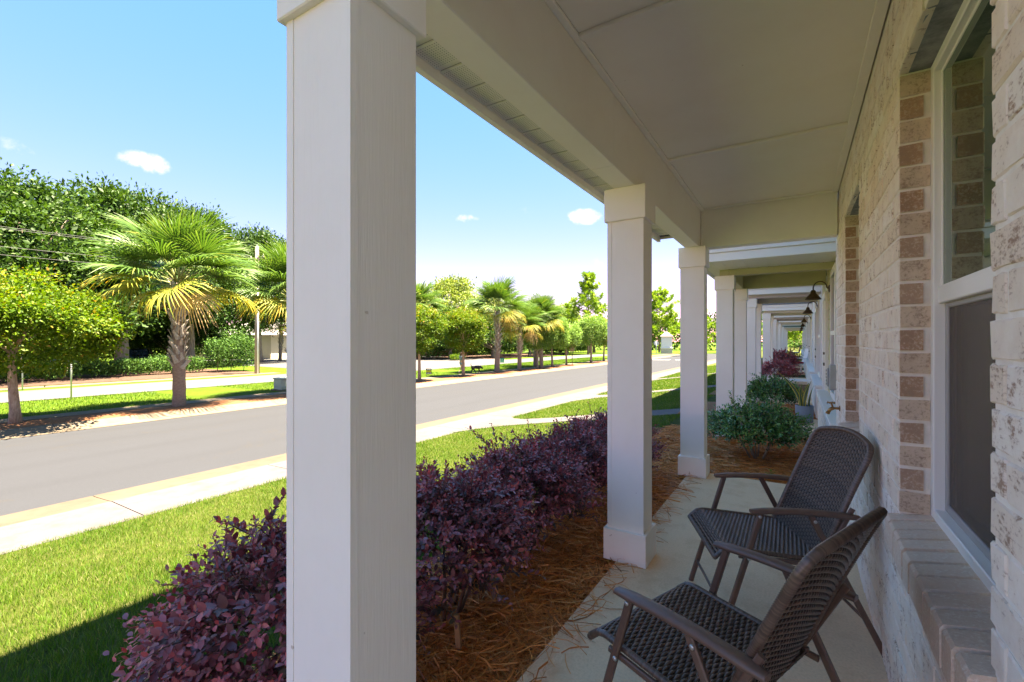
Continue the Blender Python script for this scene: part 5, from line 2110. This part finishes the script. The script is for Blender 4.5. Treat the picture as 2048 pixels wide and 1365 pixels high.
pineA = pine('pine_tree', 13.5, 3.6, 5, 70, 0.42, 0.75)
pineA.location = (-30.8, 74.0, FZ)
tag(pineA, 'tall slim pine standing against the sky left of the middle column', 'tree', 'pines along the horizon')
pineB = pine('pine_tree', 12.0, 4.6, 8, 110, 0.14, 0.85, 0.6)
pineB.location = (-24.5, 97.0, FZ)
tag(pineB, 'bushy young pine right behind the white pillar', 'tree', 'pines along the horizon')
for src, loc, rz, s, lb in ((pineA, (-36.5, 78.0, FZ), 2.0, 0.66, 'small thin pine left of the tall slim pine'),
                            (pineB, (-17.5, 100.0, FZ), 2.0, 0.75, 'pine just left of the third column'),
                            (pineB, (-8.0, 103.0, FZ), 3.1, 0.8, 'pine seen in the gap right of the third column'),
                            (pineB, (-30.5, 104.0, FZ), 4.4, 0.7, 'pine behind the stop sign'),
                            (pineB, (-13.0, 108.0, FZ), 5.2, 0.7, 'far pine behind the third column'),
                            (pineB, (-2.0, 112.0, FZ), 0.9, 0.8, 'far pine at the end of the street')):
    o = copy_tree(src)
    o.location = loc
    o.rotation_euler = (0, 0, rz)
    o.scale = (s, s, s)
    o['label'] = lb


def woodland():
    lob = []
    r = random.Random(9)
    path = [(-90, -30), (-92, 0), (-95, 30), (-90, 60), (-80, 90), (-62, 118), (-40, 135), (-15, 142), (15, 142)]
    for (x0, y0), (x1, y1) in zip(path[:-1], path[1:]):
        for k in range(9):
            s = k / 9
            for lv in range(3):
                lob.append((x0 + (x1 - x0) * s + r.uniform(-3, 3), y0 + (y1 - y0) * s + r.uniform(-3, 3), -1 + 1.5 + lv * 2.6 + r.uniform(-.6, .8), 4.0, 4.0, 2.4))
    o = link('woodland', crown('woodland', lob, 2600, 52000, 0.9, 0.75, 'oak_leaf', 0.1, shell=0.5))
    o['label'] = 'far belt of dark trees along the horizon'
    o['category'] = 'woodland'
    stuff(o)


woodland()


def hedge(loc, lx, ly, h, n, leaf, label, rz=0.0, mat='hedge_leaf'):
    t = empty('hedge', loc, label, 'hedge', 'dark hedges in the shade')
    t.rotation_euler = (0, 0, rz)
    P = np.stack([rng.uniform(-lx / 2, lx / 2, n), rng.uniform(-ly / 2, ly / 2, n), rng.uniform(0.05, 1, n) ** 0.7 * h], 1)
    bump = 1 + 0.16 * np.sin(P[:, 1] * 2.3) * np.sin(P[:, 1] * 0.9 + 1) + rng.normal(0, 0.05, n)
    P[:, 2] *= bump
    P[:, 0] *= bump
    A = unit(rng.normal(0, 0.7, (n, 3)) + np.array([[0, 0, 0.5]]))
    link('foliage', leaves('foliage', P, A, rdir(n), leaf * rng.uniform(0.6, 1.3, n), np.clip(0.45 + 0.22 * rng.normal(size=n), 0, 1), mat, 0.6), t, False)
    mb = MB()
    for k in range(max(3, int(ly / 1.2))):
        y = -ly / 2 + (k + 0.5) * ly / max(3, int(ly / 1.2))
        mb.tube([(0, y, -0.02), (0.1, y + 0.1, h * 0.7)], 0.03, 5)
    stuff(mb.build('stem', 'oak_bark', t, False))


hedge((-37.2, 5.0, FZ), 1.3, 9.0, 1.05, 9000, 0.13, 'long low dark hedge in front of the parked cars at left')
hedge((-37.6, 13.2, FZ), 1.4, 6.6, 1.1, 8000, 0.13, 'low dark hedge between the oak trunk and the rounded bush')
hedge((-37.0, 18.2, FZ), 2.6, 2.9, 2.4, 7000, 0.14, 'big rounded dark bush left of the utility pole')
hedge((-39.5, 54.0, FZ), 2.5, 24.0, 3.2, 16000, 0.24, 'dark shrubbery behind the palm trunks')
hedge((-36.5, 76.0, FZ), 3.0, 22.0, 3.2, 13000, 0.28, 'dark shrubbery behind the dusty street trees')
hedge((-59.0, 10.0, FZ), 3.0, 46.0, 4.2, 26000, 0.32, 'tall dark shrubbery behind the parked cars', 0.12)
hedge((-35.5, 44.0, FZ), 1.2, 5.0, 0.7, 3000, 0.14, 'low pale green shrubs at the side street corner', 0.5, 'street_tree_leaf')
structure(sheet('shaded_bed', [-42, -33.2], [-0.925, -0.925], 'dark_mulch', -22, 18.6))
structure(sheet('shrub_bed', [-44, -33.4], [-0.922, -0.922], 'dark_mulch', 48, 72))

# ------------------------------------------------------------------ things across the street


def post_sign(loc, h, label, panel=None, pmat='sign_back', post='galvanised', rad=0.028, rz=0.0, name='street_sign'):
    t = empty(name, loc, label, 'sign')
    t.rotation_euler = (0, 0, rz)
    mb = MB()
    mb.tube([(0, 0, -0.1), (0, 0, h)], rad, 8)
    mb.build('post', post, t, False)
    if panel:
        kind, w, hh, z = panel
        mb = MB()
        if kind == 'box':
            mb.box(-w / 2, w / 2, -0.035, -0.030, z - hh / 2, z + hh / 2)
        else:
            n = 8
            ring = [(w / 2 * math.cos(2 * math.pi * (k + .5) / n), w / 2 * math.sin(2 * math.pi * (k + .5) / n)) for k in range(n)]
            mb.add([(x, -0.036, z + q) for x, q in ring] + [(x, -0.031, z + q) for x, q in ring], [tuple(range(n)), tuple(range(n, 2 * n))[::-1]] + [(k, n + k, n + (k + 1) % n, (k + 1) % n) for k in range(n)])
        mb.build('panel', pmat, t, False)
    return t


post_sign((-24.4, 6.0, -0.945), 2.6, 'slim galvanised sign post on the grass under the clipped tree', ('box', 0.45, 0.6, 2.25), rz=0.4)
post_sign((-30.9, 5.9, -0.945), 2.6, 'galvanised sign post across the back road at far left', ('box', 0.45, 0.45, 2.3), rz=0.4)
post_sign((-18.15, 39.7, FZ), 2.05, 'brown street sign on a thin black post among the dusty trees', ('box', 0.47, 0.75, 1.68), 'sign_brown', 'black_post', 0.03, rz=0.35)
post_sign((-22.6, 87.3, -1.0), 2.35, 'back of the stop sign beside the white pillar', ('oct', 0.95, 0.95, 2.0), 'sign_back', 'galvanised', 0.05, rz=0.3 + math.pi)


def yard_sign(loc, rz, label, bands, w, h):
    t = empty('yard_sign', loc, label, 'sign')
    t.rotation_euler = (0, 0, rz)
    mb = MB()
    for x in (-w / 2 + 0.02, w / 2 - 0.02):
        mb.tube([(x, 0, -0.05), (x, 0, 0.22)], 0.006, 5)
    mb.tube([(-w / 2 + 0.02, 0, 0.10), (w / 2 - 0.02, 0, 0.10)], 0.005, 5)
    mb.build('stake', 'black_post', t, False)
    mb = MB()
    mb.box(-w / 2, w / 2, -0.005, 0.005, 0.20, 0.20 + h)
    p = mb.build('panel', bands[0], t, False)
    for mat, z0, z1, x0, x1 in bands[1]:
        mb = MB()
        mb.box(x0 * w, x1 * w, -0.0075, -0.0052, 0.20 + z0 * h, 0.20 + z1 * h)
        mb.build('print', mat, p, False)


# front of the sign faces the porch (-y in its own axes)
yard_sign((-19.95, 21.8, -0.94), 0.55, 'small navy and yellow striped yard sign in the grass', ('sign_navy', [('sign_yellow', 0.36, 0.70, -0.497, 0.497), ('sign_white', 0.79, 0.92, -0.30, -0.02), ('sign_white', 0.79, 0.92, 0.04, 0.36), ('sign_white', 0.12, 0.25, -0.40, -0.22), ('sign_white', 0.12, 0.25, -0.14, 0.08), ('sign_white', 0.12, 0.25, 0.16, 0.42)]), 0.36, 0.36)
yard_sign((-24.6, 37.4, -0.94), 0.55, 'small teal yard sign right of a palm trunk', ('sign_teal', [('sign_teal_pale', 0.05, 0.62, -0.46, 0.46), ('sign_white', 0.70, 0.78, -0.2, 0.2)]), 0.40, 0.42)


def utility_cabinet():
    t = empty('utility_cabinet', (-20.55, 12.5, -0.945), 'pale green utility cabinet on the grass left of the big column', 'cabinet')
    mb = MB()
    mb.box(-0.42, 0.42, -0.42, 0.42, 0.0, 0.06, 0, 0.01)
    mb.build('pad', 'curb_concrete', t, False)
    mb = MB()
    mb.box(-0.33, 0.33, -0.33, 0.33, 0.061, 0.55, 0, 0.02)
    mb.build('body', 'utility_green', t, False)
    mb = MB()
    mb.box(-0.36, 0.36, -0.36, 0.36, 0.551, 0.60, 0, 0.015)
    mb.build('lid', 'utility_green', t, False)


utility_cabinet()


def utility_pole():
    t = empty('utility_pole', (-32.4, 17.7, FZ), 'weathered wooden utility pole with cross arms behind the large palm', 'pole')
    mb = MB()
    mb.tube([(0, 0, -0.1), (0, 0, 9.0)], [0.17, 0.115], 10)
    mb.build('pole', 'pole_wood', t, False)
    mb = MB()
    mb.box(-0.9, 0.9, -0.06, 0.06, 8.1, 8.24, 0, 0.01)
    a = mb.build('cross_arm', 'pole_wood', t, False)
    a.rotation_euler = (0, 0, 0.0)
    for x in (-0.8, 0.0, 0.8):
        mb = MB()
        mb.lathe([(0.0, 0), (0.05, 0.0), (0.05, 0.05), (0.03, 0.07), (0.05, 0.10), (0.0, 0.16)], 8, (x, 0, 8.24 if x else 9.0))
        mb.build('insulator', 'galvanised', t, False)
    mb = MB()
    mb.lathe([(0, 0), (0.22, 0), (0.24, 0.05), (0.24, 0.7), (0.2, 0.78), (0, 0.8)], 14, (0.2, -0.32, 6.4))
    mb.build('transformer', 'galvanised', t, False)
    mb = MB()
    mb.tube([(0.19, -0.05, 0.0), (0.16, -0.05, 6.0)], 0.045, 8)
    mb.build('conduit', 'white_plastic', t, False)
    for k, (x, z, lb) in enumerate(((-0.8, 8.4, 'upper overhead power line left of the pole'), (0.8, 8.05, 'second overhead power line left of the pole'), (0.0, 7.3, 'third overhead power line left of the pole'), (0.0, 6.9, 'lowest overhead power line left of the pole'))):
        mb = MB()
        pts = []
        for s in np.linspace(0, 1, 15):
            pts.append((-32.4 + x - 0.5 * s, 17.7 - 46 * s, FZ + z - 4 * 0.55 * s * (1 - s)))
        mb.tube(pts, 0.010, 5)
        tag(mb.build('power_line', 'wire'), lb, 'power line', 'overhead power lines')


utility_pole()


def cream_house():
    t = empty('cream_house', (-64, 36.9, FZ), 'cream sided house half hidden behind the utility pole', 'house')
    t.rotation_euler = (0, 0, R(10))
    mb = MB()
    mb.box(-6, 6, -5, 9, -0.1, 3.2)
    mb.build('wall', 'cream_siding', t, False)
    w = t.children[0]
    mb = MB()
    mb.add([(0, 0, 0), (12, 0, 0), (12, 0.03, 0.19), (0, 0.03, 0.19), (0, 0.03, 0), (12, 0.03, 0)], [(0, 1, 2, 3), (0, 4, 5, 1)])
    me = mb.mesh('siding_board', ['cream_siding'])
    for k in range(16):
        o = bpy.data.objects.new('siding_board', me)
        COL.objects.link(o)
        o.parent = w
        o.location = (-6, -5.035, 0.02 + k * 0.19)
    mb = MB()
    mb.add([(-6.6, -5.6, 3.1), (6.6, -5.6, 3.1), (6.6, 9.6, 3.1), (-6.6, 9.6, 3.1), (-2.5, 2, 6.0), (2.5, 2, 6.0)], [(0, 1, 5, 4), (1, 2, 5), (2, 3, 4, 5), (3, 0, 4), (0, 3, 2, 1)])
    mb.build('roof', 'grey_roof', t, False)
    for x in (1.6, -2.5):
        mb = MB()
        for (a, b, c, d) in ((x - 0.6, x + 0.6, 0.95, 1.03), (x - 0.6, x + 0.6, 2.4, 2.5), (x - 0.6, x - 0.52, 1.03, 2.4), (x + 0.52, x + 0.6, 1.03, 2.4), (x - 0.52, x + 0.52, 1.68, 1.75)):
            mb.box(a, b, -5.10, -5.0, c, d)
        f = mb.build('window', 'vinyl_white', t, False)
        mb = MB()
        mb.box(x - 0.52, x + 0.52, -5.06, -5.045, 1.03, 2.4)
        mb.build('pane', 'window_dark_glass', f, False)
    mb = MB()
    mb.box(-9.5, -6.02, -4.6, 3, -0.1, 2.7)
    mb.build('garage_wing', 'brown_wood', t, False)
    mb = MB()
    mb.box(-9.0, -6.6, -4.68, -4.6, 0.0, 2.2)
    mb.build('garage_door', 'siding_tan', t, False)


cream_house()


def brick_house():
    t = empty('brick_house', (-54, 56, FZ), 'dim red brick house in the shade behind the palms', 'house')
    t.rotation_euler = (0, 0, R(20))
    mb = MB()
    mb.box(-9, 9, -5, 5, -0.1, 3.2)
    mb.build('wall', 'red_house_brick', t, False)
    mb = MB()
    mb.add([(-9.6, -5.6, 3.1), (9.6, -5.6, 3.1), (9.6, 5.6, 3.1), (-9.6, 5.6, 3.1), (-5, 0, 5.6), (5, 0, 5.6)], [(0, 1, 5, 4), (1, 2, 5), (2, 3, 4, 5), (3, 0, 4), (0, 3, 2, 1)])
    mb.build('roof', 'grey_roof', t, False)
    for x in (-6.5, -2.5, 2.5, 6.5):
        mb = MB()
        for (a, b, c, d) in ((x - 0.6, x + 0.6, 0.8, 0.9), (x - 0.6, x + 0.6, 2.4, 2.5), (x - 0.6, x - 0.5, 0.9, 2.4), (x + 0.5, x + 0.6, 0.9, 2.4)):
            mb.box(a, b, -5.1, -5.0, c, d)
        f = mb.build('window', 'vinyl_white', t, False)
        mb = MB()
        mb.box(x - 0.5, x + 0.5, -5.05, -5.03, 0.9, 2.4)
        mb.build('pane', 'window_dark_glass', f, False)


brick_house()


def pillar():
    t = empty('entrance_pillar', (-21.6, 91.0, -1.0), 'white entrance pillar with grey pyramid roof at the street end', 'pillar')
    t.rotation_euler = (0, 0, 0.28)
    mb = MB()
    mb.box(-1.05, 1.05, -1.05, 1.05, -0.2, 0.95, 0, 0.02)
    mb.build('base', 'stone_base', t, False)
    mb = MB()
    mb.box(-1.12, 1.12, -1.12, 1.12, 0.951, 1.10, 0, 0.02)
    mb.build('ledge', 'vinyl_white', t, False)
    mb = MB()
    mb.box(-0.95, 0.95, -0.95, 0.95, 1.101, 3.2, 0, 0.01)
    for sx in (-1, 1):
        for sy in (-1, 1):
            mb.box(sx * 0.86 - 0.12, sx * 0.86 + 0.12, sy * 0.86 - 0.12, sy * 0.86 + 0.12, 1.102, 3.19, 0, 0.01)
    mb.build('shaft', 'stucco_white', t, False)
    mb = MB()
    mb.add([(-1.2, -1.2, 3.2), (1.2, -1.2, 3.2), (1.2, 1.2, 3.2), (-1.2, 1.2, 3.2), (-1.2, -1.2, 3.3), (1.2, -1.2, 3.3), (1.2, 1.2, 3.3), (-1.2, 1.2, 3.3), (-0.15, -0.15, 4.2), (0.15, -0.15, 4.2), (0.15, 0.15, 4.2), (-0.15, 0.15, 4.2)],
           [(0, 3, 2, 1), (0, 1, 5, 4), (1, 2, 6, 5), (2, 3, 7, 6), (3, 0, 4, 7), (4, 5, 9, 8), (5, 6, 10, 9), (6, 7, 11, 10), (7, 4, 8, 11), (8, 9, 10, 11)])
    rf = mb.build('roof', 'grey_roof', t, False)
    mb = MB()
    mb.lathe([(0, 4.2), (0.16, 4.2), (0.1, 4.35), (0.15, 4.5), (0.05, 4.8), (0, 5.0)], 10)
    mb.build('finial', 'grey_roof', rf, False)


pillar()


def car(loc, rz, paint, label, suv=True):
    t = empty('parked_car', loc, label, 'car', 'cars parked behind the hedge')
    t.rotation_euler = (0, 0, rz)
    # body as cross sections along x (front = +x): (x, half width low, z low, z belt, half width belt)
    secs = [(-2.35, 0.72, 0.42, 0.86, 0.70), (-2.25, 0.88, 0.34, 1.02, 0.84), (-1.2, 0.93, 0.26, 1.06, 0.89), (0.2, 0.93, 0.26, 1.05, 0.89), (1.1, 0.93, 0.26, 1.02, 0.88), (2.05, 0.90, 0.30, 0.93, 0.80), (2.33, 0.72, 0.40, 0.80, 0.66)]
    mb = MB()
    vs = []
    for x, w, z0, z1, wb in secs:
        vs += [(x, -w * 0.9, z0), (x, -w, z0 + 0.12), (x, -w, (z0 + z1) / 2 + 0.05), (x, -wb, z1), (x, wb, z1), (x, w, (z0 + z1) / 2 + 0.05), (x, w, z0 + 0.12), (x, w * 0.9, z0)]
    n = 8
    fs = [(i * n + k, i * n + (k + 1) % n, (i + 1) * n + (k + 1) % n, (i + 1) * n + k) for i in range(len(secs) - 1) for k in range(n)]
    fs += [tuple(range(n))[::-1], tuple((len(secs) - 1) * n + k for k in range(n))]
    mb.add(vs, fs, 0, True)
    mb.build('body', paint, t, False)
    top = 1.72 if suv else 1.42
    xr, xb = (-2.15, -1.75) if suv else (-1.6, -0.9)
    mb = MB()
    prof = [(xr, 1.03), (xb, top - 0.06), (xb + 0.4, top), (0.0, top - 0.02), (0.35, top - 0.10), (1.12, 1.02)]
    vs = []
    for x, z in prof:
        w = 0.88 - 0.20 * (z - 1.02) / 0.7
        vs += [(x, -w, z), (x, w, z)]
    fs = [(2 * i, 2 * i + 1, 2 * i + 3, 2 * i + 2) for i in range(5)] + [tuple(2 * i for i in range(6)), tuple(2 * i + 1 for i in range(6))[::-1]]
    mb.add(vs, fs)
    mb.build('cabin', paint, t, False)

    def pane(name, quad):
        m = MB()
        m.add(quad, [(0, 1, 2, 3)])
        m.build(name, 'car_glass', t, False)
    wz = lambda z: 0.885 - 0.20 * (z - 1.02) / 0.7 + 0.008
    pane('windscreen', [(1.075, -0.80, 1.075), (1.075, 0.80, 1.075), (0.41, 0.66, top - 0.12), (0.41, -0.66, top - 0.12)])
    for s in (-1, 1):
        zt = top - 0.13
        pane('side_window', [(0.95, s * wz(1.07), 1.07), (0.02, s * wz(1.07), 1.07), (0.02, s * wz(zt), zt), (0.35, s * wz(zt), zt)])
        pane('side_window', [(-0.05, s * wz(1.07), 1.07), (-1.05, s * wz(1.07), 1.07), (-1.05, s * wz(zt), zt), (-0.05, s * wz(zt), zt)])
        for x in (-1.45, 1.42):
            m = MB()
            m.lathe([(0.22, -0.11), (0.33, -0.11), (0.35, -0.06), (0.35, 0.06), (0.33, 0.11), (0.22, 0.11)], 20)
            m.v = [(x + a, s * 0.84 + c, 0.35 + b) for a, b, c in m.v]
            wh = m.build('wheel', 'tyre', t, False)
            m = MB()
            m.lathe([(0.0, 0.09), (0.07, 0.10), (0.22, 0.08), (0.22, -0.05), (0.0, -0.05)], 12)
            m.v = [(x + a, s * 0.84 + c * s, 0.35 + b) for a, b, c in m.v]
            m.build('rim', 'wheel_rim', wh, False)
        m = MB()
        m.box(2.10, 2.30, min(s * 0.52, s * 0.80), max(s * 0.52, s * 0.80), 0.68, 0.80, 0, 0.02)
        m.build('headlight', 'headlight', t, False)
        m = MB()
        m.box(0.85, 1.0, min(s * 0.92, s * 1.1), max(s * 0.92, s * 1.1), 1.02, 1.16, 0, 0.02)
        m.build('mirror', paint, t, False)
    m = MB()
    m.box(2.27, 2.36, -0.48, 0.48, 0.62, 0.68, 0, 0.01)
    m.box(2.27, 2.37, -0.48, 0.48, 0.50, 0.54, 0, 0.01)
    m.build('grille', 'chrome', t, False)


car((-49.0, 16.4, FZ), R(-24), 'car_black', 'black car parked in the shade right of the oak trunk')
car((-50.5, 12.3, FZ), R(-20), 'car_silver', 'grey car mostly hidden behind the oak trunks and clipped tree', False)

# ------------------------------------------------------------------ person and dog


def skinned(name, verts, edges, radii, mat, parent, root=0, sub=2):
    me = bpy.data.meshes.new(name)
    me.from_pydata(verts, edges, [])
    o = bpy.data.objects.new(name, me)
    COL.objects.link(o)
    sk = o.modifiers.new('skin', 'SKIN')
    sk.use_smooth_shade = True
    ss = o.modifiers.new('sub', 'SUBSURF')
    ss.levels = sub
    ss.render_levels = sub
    for i, r in enumerate(radii):
        rr = r if isinstance(r, tuple) else (r, r)
        me.skin_vertices[0].data[i].radius = rr
        me.skin_vertices[0].data[i].use_root = (i == root)
    dg = bpy.context.evaluated_depsgraph_get()
    ev = o.evaluated_get(dg)
    m2 = bpy.data.meshes.new_from_object(ev)
    m2.name = name
    bpy.data.objects.remove(o)
    if isinstance(mat, str):
        mat = [mat]
    m2.materials.clear()
    for m in mat:
        m2.materials.append(MATS[m])
    for p in m2.polygons:
        p.use_smooth = True
    return link(name, m2, parent, False)


def person():
    # stands at its own origin, walks towards +x
    t = empty('person', (-20.3, 25.55, -0.93), 'person in grey top and blue shorts walking behind the thin tree trunk', 'person')
    t.rotation_euler = (0, 0, R(88))
    t.scale = (0.93, 0.93, 0.93)
    V = [(0, 0, 0.88), (0.01, 0, 1.05), (0.02, 0, 1.25), (0.02, 0, 1.37), (0.03, 0, 1.44), (0.05, 0, 1.50), (0.05, 0, 1.59), (0.04, 0, 1.66),
         (0.01, 0.09, 0.84), (0.14, 0.09, 0.48), (0.20, 0.09, 0.10), (0.33, 0.09, 0.035),
         (-0.01, -0.09, 0.84), (-0.04, -0.09, 0.48), (-0.33, -0.09, 0.24), (-0.36, -0.09, 0.10),
         (0.02, 0.17, 1.33), (0.06, 0.21, 1.08), (0.26, 0.20, 0.96), (0.34, 0.18, 0.95),
         (0.02, -0.17, 1.33), (-0.08, -0.22, 1.07), (0.02, -0.22, 0.86), (0.06, -0.21, 0.79)]
    E = [(0, 1), (1, 2), (2, 3), (3, 4), (4, 5), (5, 6), (6, 7), (0, 8), (8, 9), (9, 10), (10, 11), (0, 12), (12, 13), (13, 14), (14, 15), (3, 16), (16, 17), (17, 18), (18, 19), (3, 20), (20, 21), (21, 22), (22, 23)]
    Rr = [(0.12, 0.13), (0.10, 0.12), (0.11, 0.14), (0.08, 0.12), 0.045, 0.06, 0.085, 0.06, 0.085, 0.055, 0.036, 0.03, 0.085, 0.055, 0.036, 0.03, 0.055, 0.038, 0.028, 0.022, 0.055, 0.038, 0.028, 0.022]
    skinned('body', V, E, Rr, 'skin', t)
    # clothing slightly larger than the body under it
    skinned('top', [(0.005, 0, 0.93), (0.01, 0, 1.08), (0.02, 0, 1.25), (0.02, 0, 1.36), (0.02, 0.16, 1.34), (0.05, 0.20, 1.16), (0.02, -0.16, 1.34), (-0.05, -0.20, 1.16)], [(0, 1), (1, 2), (2, 3), (3, 4), (4, 5), (3, 6), (6, 7)],
            [(0.14, 0.16), (0.13, 0.15), (0.135, 0.165), (0.10, 0.14), 0.07, 0.055, 0.07, 0.055], 'shirt_grey_teal', t)
    skinned('shorts', [(0, 0, 0.94), (0, 0, 0.86), (0.02, 0.09, 0.80), (0.075, 0.09, 0.63), (-0.01, -0.09, 0.80), (-0.03, -0.09, 0.63)], [(0, 1), (1, 2), (2, 3), (1, 4), (4, 5)],
            [(0.13, 0.155), (0.135, 0.15), 0.10, 0.092, 0.10, 0.092], 'denim', t)
    skinned('hair', [(0.01, 0, 1.52), (0.02, 0, 1.62), (0.045, 0, 1.70), (-0.07, 0, 1.48), (-0.09, 0, 1.36)], [(0, 1), (1, 2), (0, 3), (3, 4)], [0.085, 0.095, 0.06, 0.045, 0.025], 'hair_brown', t)
    for (a, b) in (((0.17, 0.09, 0.055), (0.36, 0.09, 0.035)), ((-0.355, -0.09, 0.20), (-0.345, -0.09, 0.02))):
        skinned('shoe', [a, ((a[0] + b[0]) / 2, a[1], (a[2] + b[2]) / 2), b], [(0, 1), (1, 2)], [0.05, 0.048, 0.04], 'shoe_grey', t)


person()


def dog():
    t = empty('dog', (-19.35, 26.0, -0.905), 'black dog with raised tail walking on the far sidewalk', 'dog')
    t.rotation_euler = (0, 0, R(75))
    t.scale = (1.02, 1.02, 1.02)
    # walks towards +x, nose low
    V = [(-0.28, 0, 0.44), (-0.10, 0, 0.43), (0.10, 0, 0.42), (0.27, 0, 0.43), (0.38, 0, 0.45), (0.47, 0, 0.41), (0.56, 0, 0.35), (0.65, 0, 0.29),
         (-0.36, 0, 0.50), (-0.43, 0, 0.60), (-0.41, 0, 0.71),
         (-0.26, 0.09, 0.36), (-0.20, 0.09, 0.26), (-0.33, 0.09, 0.15), (-0.31, 0.09, 0.03), (-0.26, 0.09, 0.02),
         (-0.26, -0.09, 0.36), (-0.22, -0.09, 0.25), (-0.10, -0.09, 0.15), (-0.08, -0.09, 0.03), (-0.03, -0.09, 0.02),
         (0.26, 0.08, 0.34), (0.36, 0.08, 0.22), (0.46, 0.08, 0.08), (0.50, 0.08, 0.03),
         (0.26, -0.08, 0.34), (0.22, -0.08, 0.20), (0.20, -0.08, 0.04), (0.24, -0.08, 0.02)]
    E = [(0, 1), (1, 2), (2, 3), (3, 4), (4, 5), (5, 6), (6, 7), (0, 8), (8, 9), (9, 10), (0, 11), (11, 12), (12, 13), (13, 14), (14, 15), (0, 16), (16, 17), (17, 18), (18, 19), (19, 20), (3, 21), (21, 22), (22, 23), (23, 24), (3, 25), (25, 26), (26, 27), (27, 28)]
    Rr = [(0.10, 0.12), (0.095, 0.11), (0.11, 0.135), (0.12, 0.15), 0.085, 0.075, 0.07, 0.032, 0.03, 0.022, 0.014, 0.075, 0.05, 0.028, 0.022, 0.022, 0.075, 0.05, 0.028, 0.022, 0.022, 0.05, 0.034, 0.024, 0.022, 0.05, 0.034, 0.024, 0.022]
    skinned('body', V, E, Rr, 'dog_fur', t)
    for s in (-1, 1):
        m = MB()
        m.add([(0.50, s * 0.05, 0.45), (0.57, s * 0.06, 0.41), (0.55, s * 0.095, 0.31), (0.50, s * 0.095, 0.33), (0.52, s * 0.07, 0.42)], [(0, 1, 4), (1, 2, 4), (2, 3, 4), (3, 0, 4), (0, 3, 2, 1)])
        m.build('ear', 'dog_fur', t, False)
    m = MB()
    pts = [(0.40 + 0.03 * math.sin(a), 0.088 * math.cos(a), 0.435 + 0.088 * math.sin(a)) for a in np.linspace(0, 2 * math.pi, 17)]
    m.tube(pts, 0.012, 6)
    m.build('collar', 'collar_red', t, False)


dog()

# ------------------------------------------------------------------ furniture on the farther porches


def porch_seat(loc, rz, label, frame, cushion, w=0.6):
    t = empty('porch_chair', loc, label, 'chair', 'chairs on the farther porches')
    t.rotation_euler = (0, 0, rz)
    for sy in (-1, 1):
        for x in (0.03, 0.52):
            mb = MB()
            mb.box(x - 0.025, x + 0.025, sy * (w / 2) - 0.025, sy * (w / 2) + 0.025, 0.0, 0.62 if x < 0.1 else 0.42, 0, 0.004)
            mb.build('leg', frame, t, False)
        mb = MB()
        mb.box(-0.02, 0.56, sy * (w / 2) - 0.05, sy * (w / 2) + 0.05, 0.621, 0.65, 0, 0.006)
        mb.build('armrest', frame, t, False)
    n = 5
    for k in range(n):
        mb = MB()
        mb.box(0.02 + k * 0.105, 0.11 + k * 0.105, -w / 2 + 0.03, w / 2 - 0.03, 0.38, 0.405, 0, 0.004)
        mb.build('slat', frame, t, False)
    for k in range(6):
        y = -w / 2 + 0.06 + k * (w - 0.12) / 5
        mb = MB()
        M = Matrix.Translation((0.54, y, 0.40)) @ Matrix.Rotation(R(14), 4, 'Y')
        mb.box(-0.012, 0.012, -0.04, 0.04, 0, 0.68, 0, 0.004, M)
        mb.build('back_slat', frame, t, False)
    mb = MB()
    mb.box(0.03, 0.50, -w / 2 + 0.05, w / 2 - 0.05, 0.406, 0.48, 0, 0.03)
    mb.build('cushion', cushion, t, False)


porch_seat((-0.30, 23.4, 0.0), 0.25, 'white porch chair with red cushion deep in the arcade', 'white_plastic', 'red_cloth')
porch_seat((-0.45, 44.5, 0.0), 0.1, 'brown chair with white cushion at the far end of the arcade', 'brown_wicker', 'white_plastic', 1.0)


def white_table(loc, label):
    t = empty('side_table', loc, label, 'table')
    mb = MB()
    mb.box(-0.22, 0.22, -0.22, 0.22, 0.42, 0.45, 0, 0.006)
    mb.build('table_top', 'white_plastic', t, False)
    for sx in (-1, 1):
        for sy in (-1, 1):
            mb = MB()
            mb.box(sx * 0.18 - 0.02, sx * 0.18 + 0.02, sy * 0.18 - 0.02, sy * 0.18 + 0.02, 0, 0.419)
            mb.build('leg', 'white_plastic', t, False)


white_table((0.05, 13.0, 0.0), 'small white side table on the mauve townhouse porch')
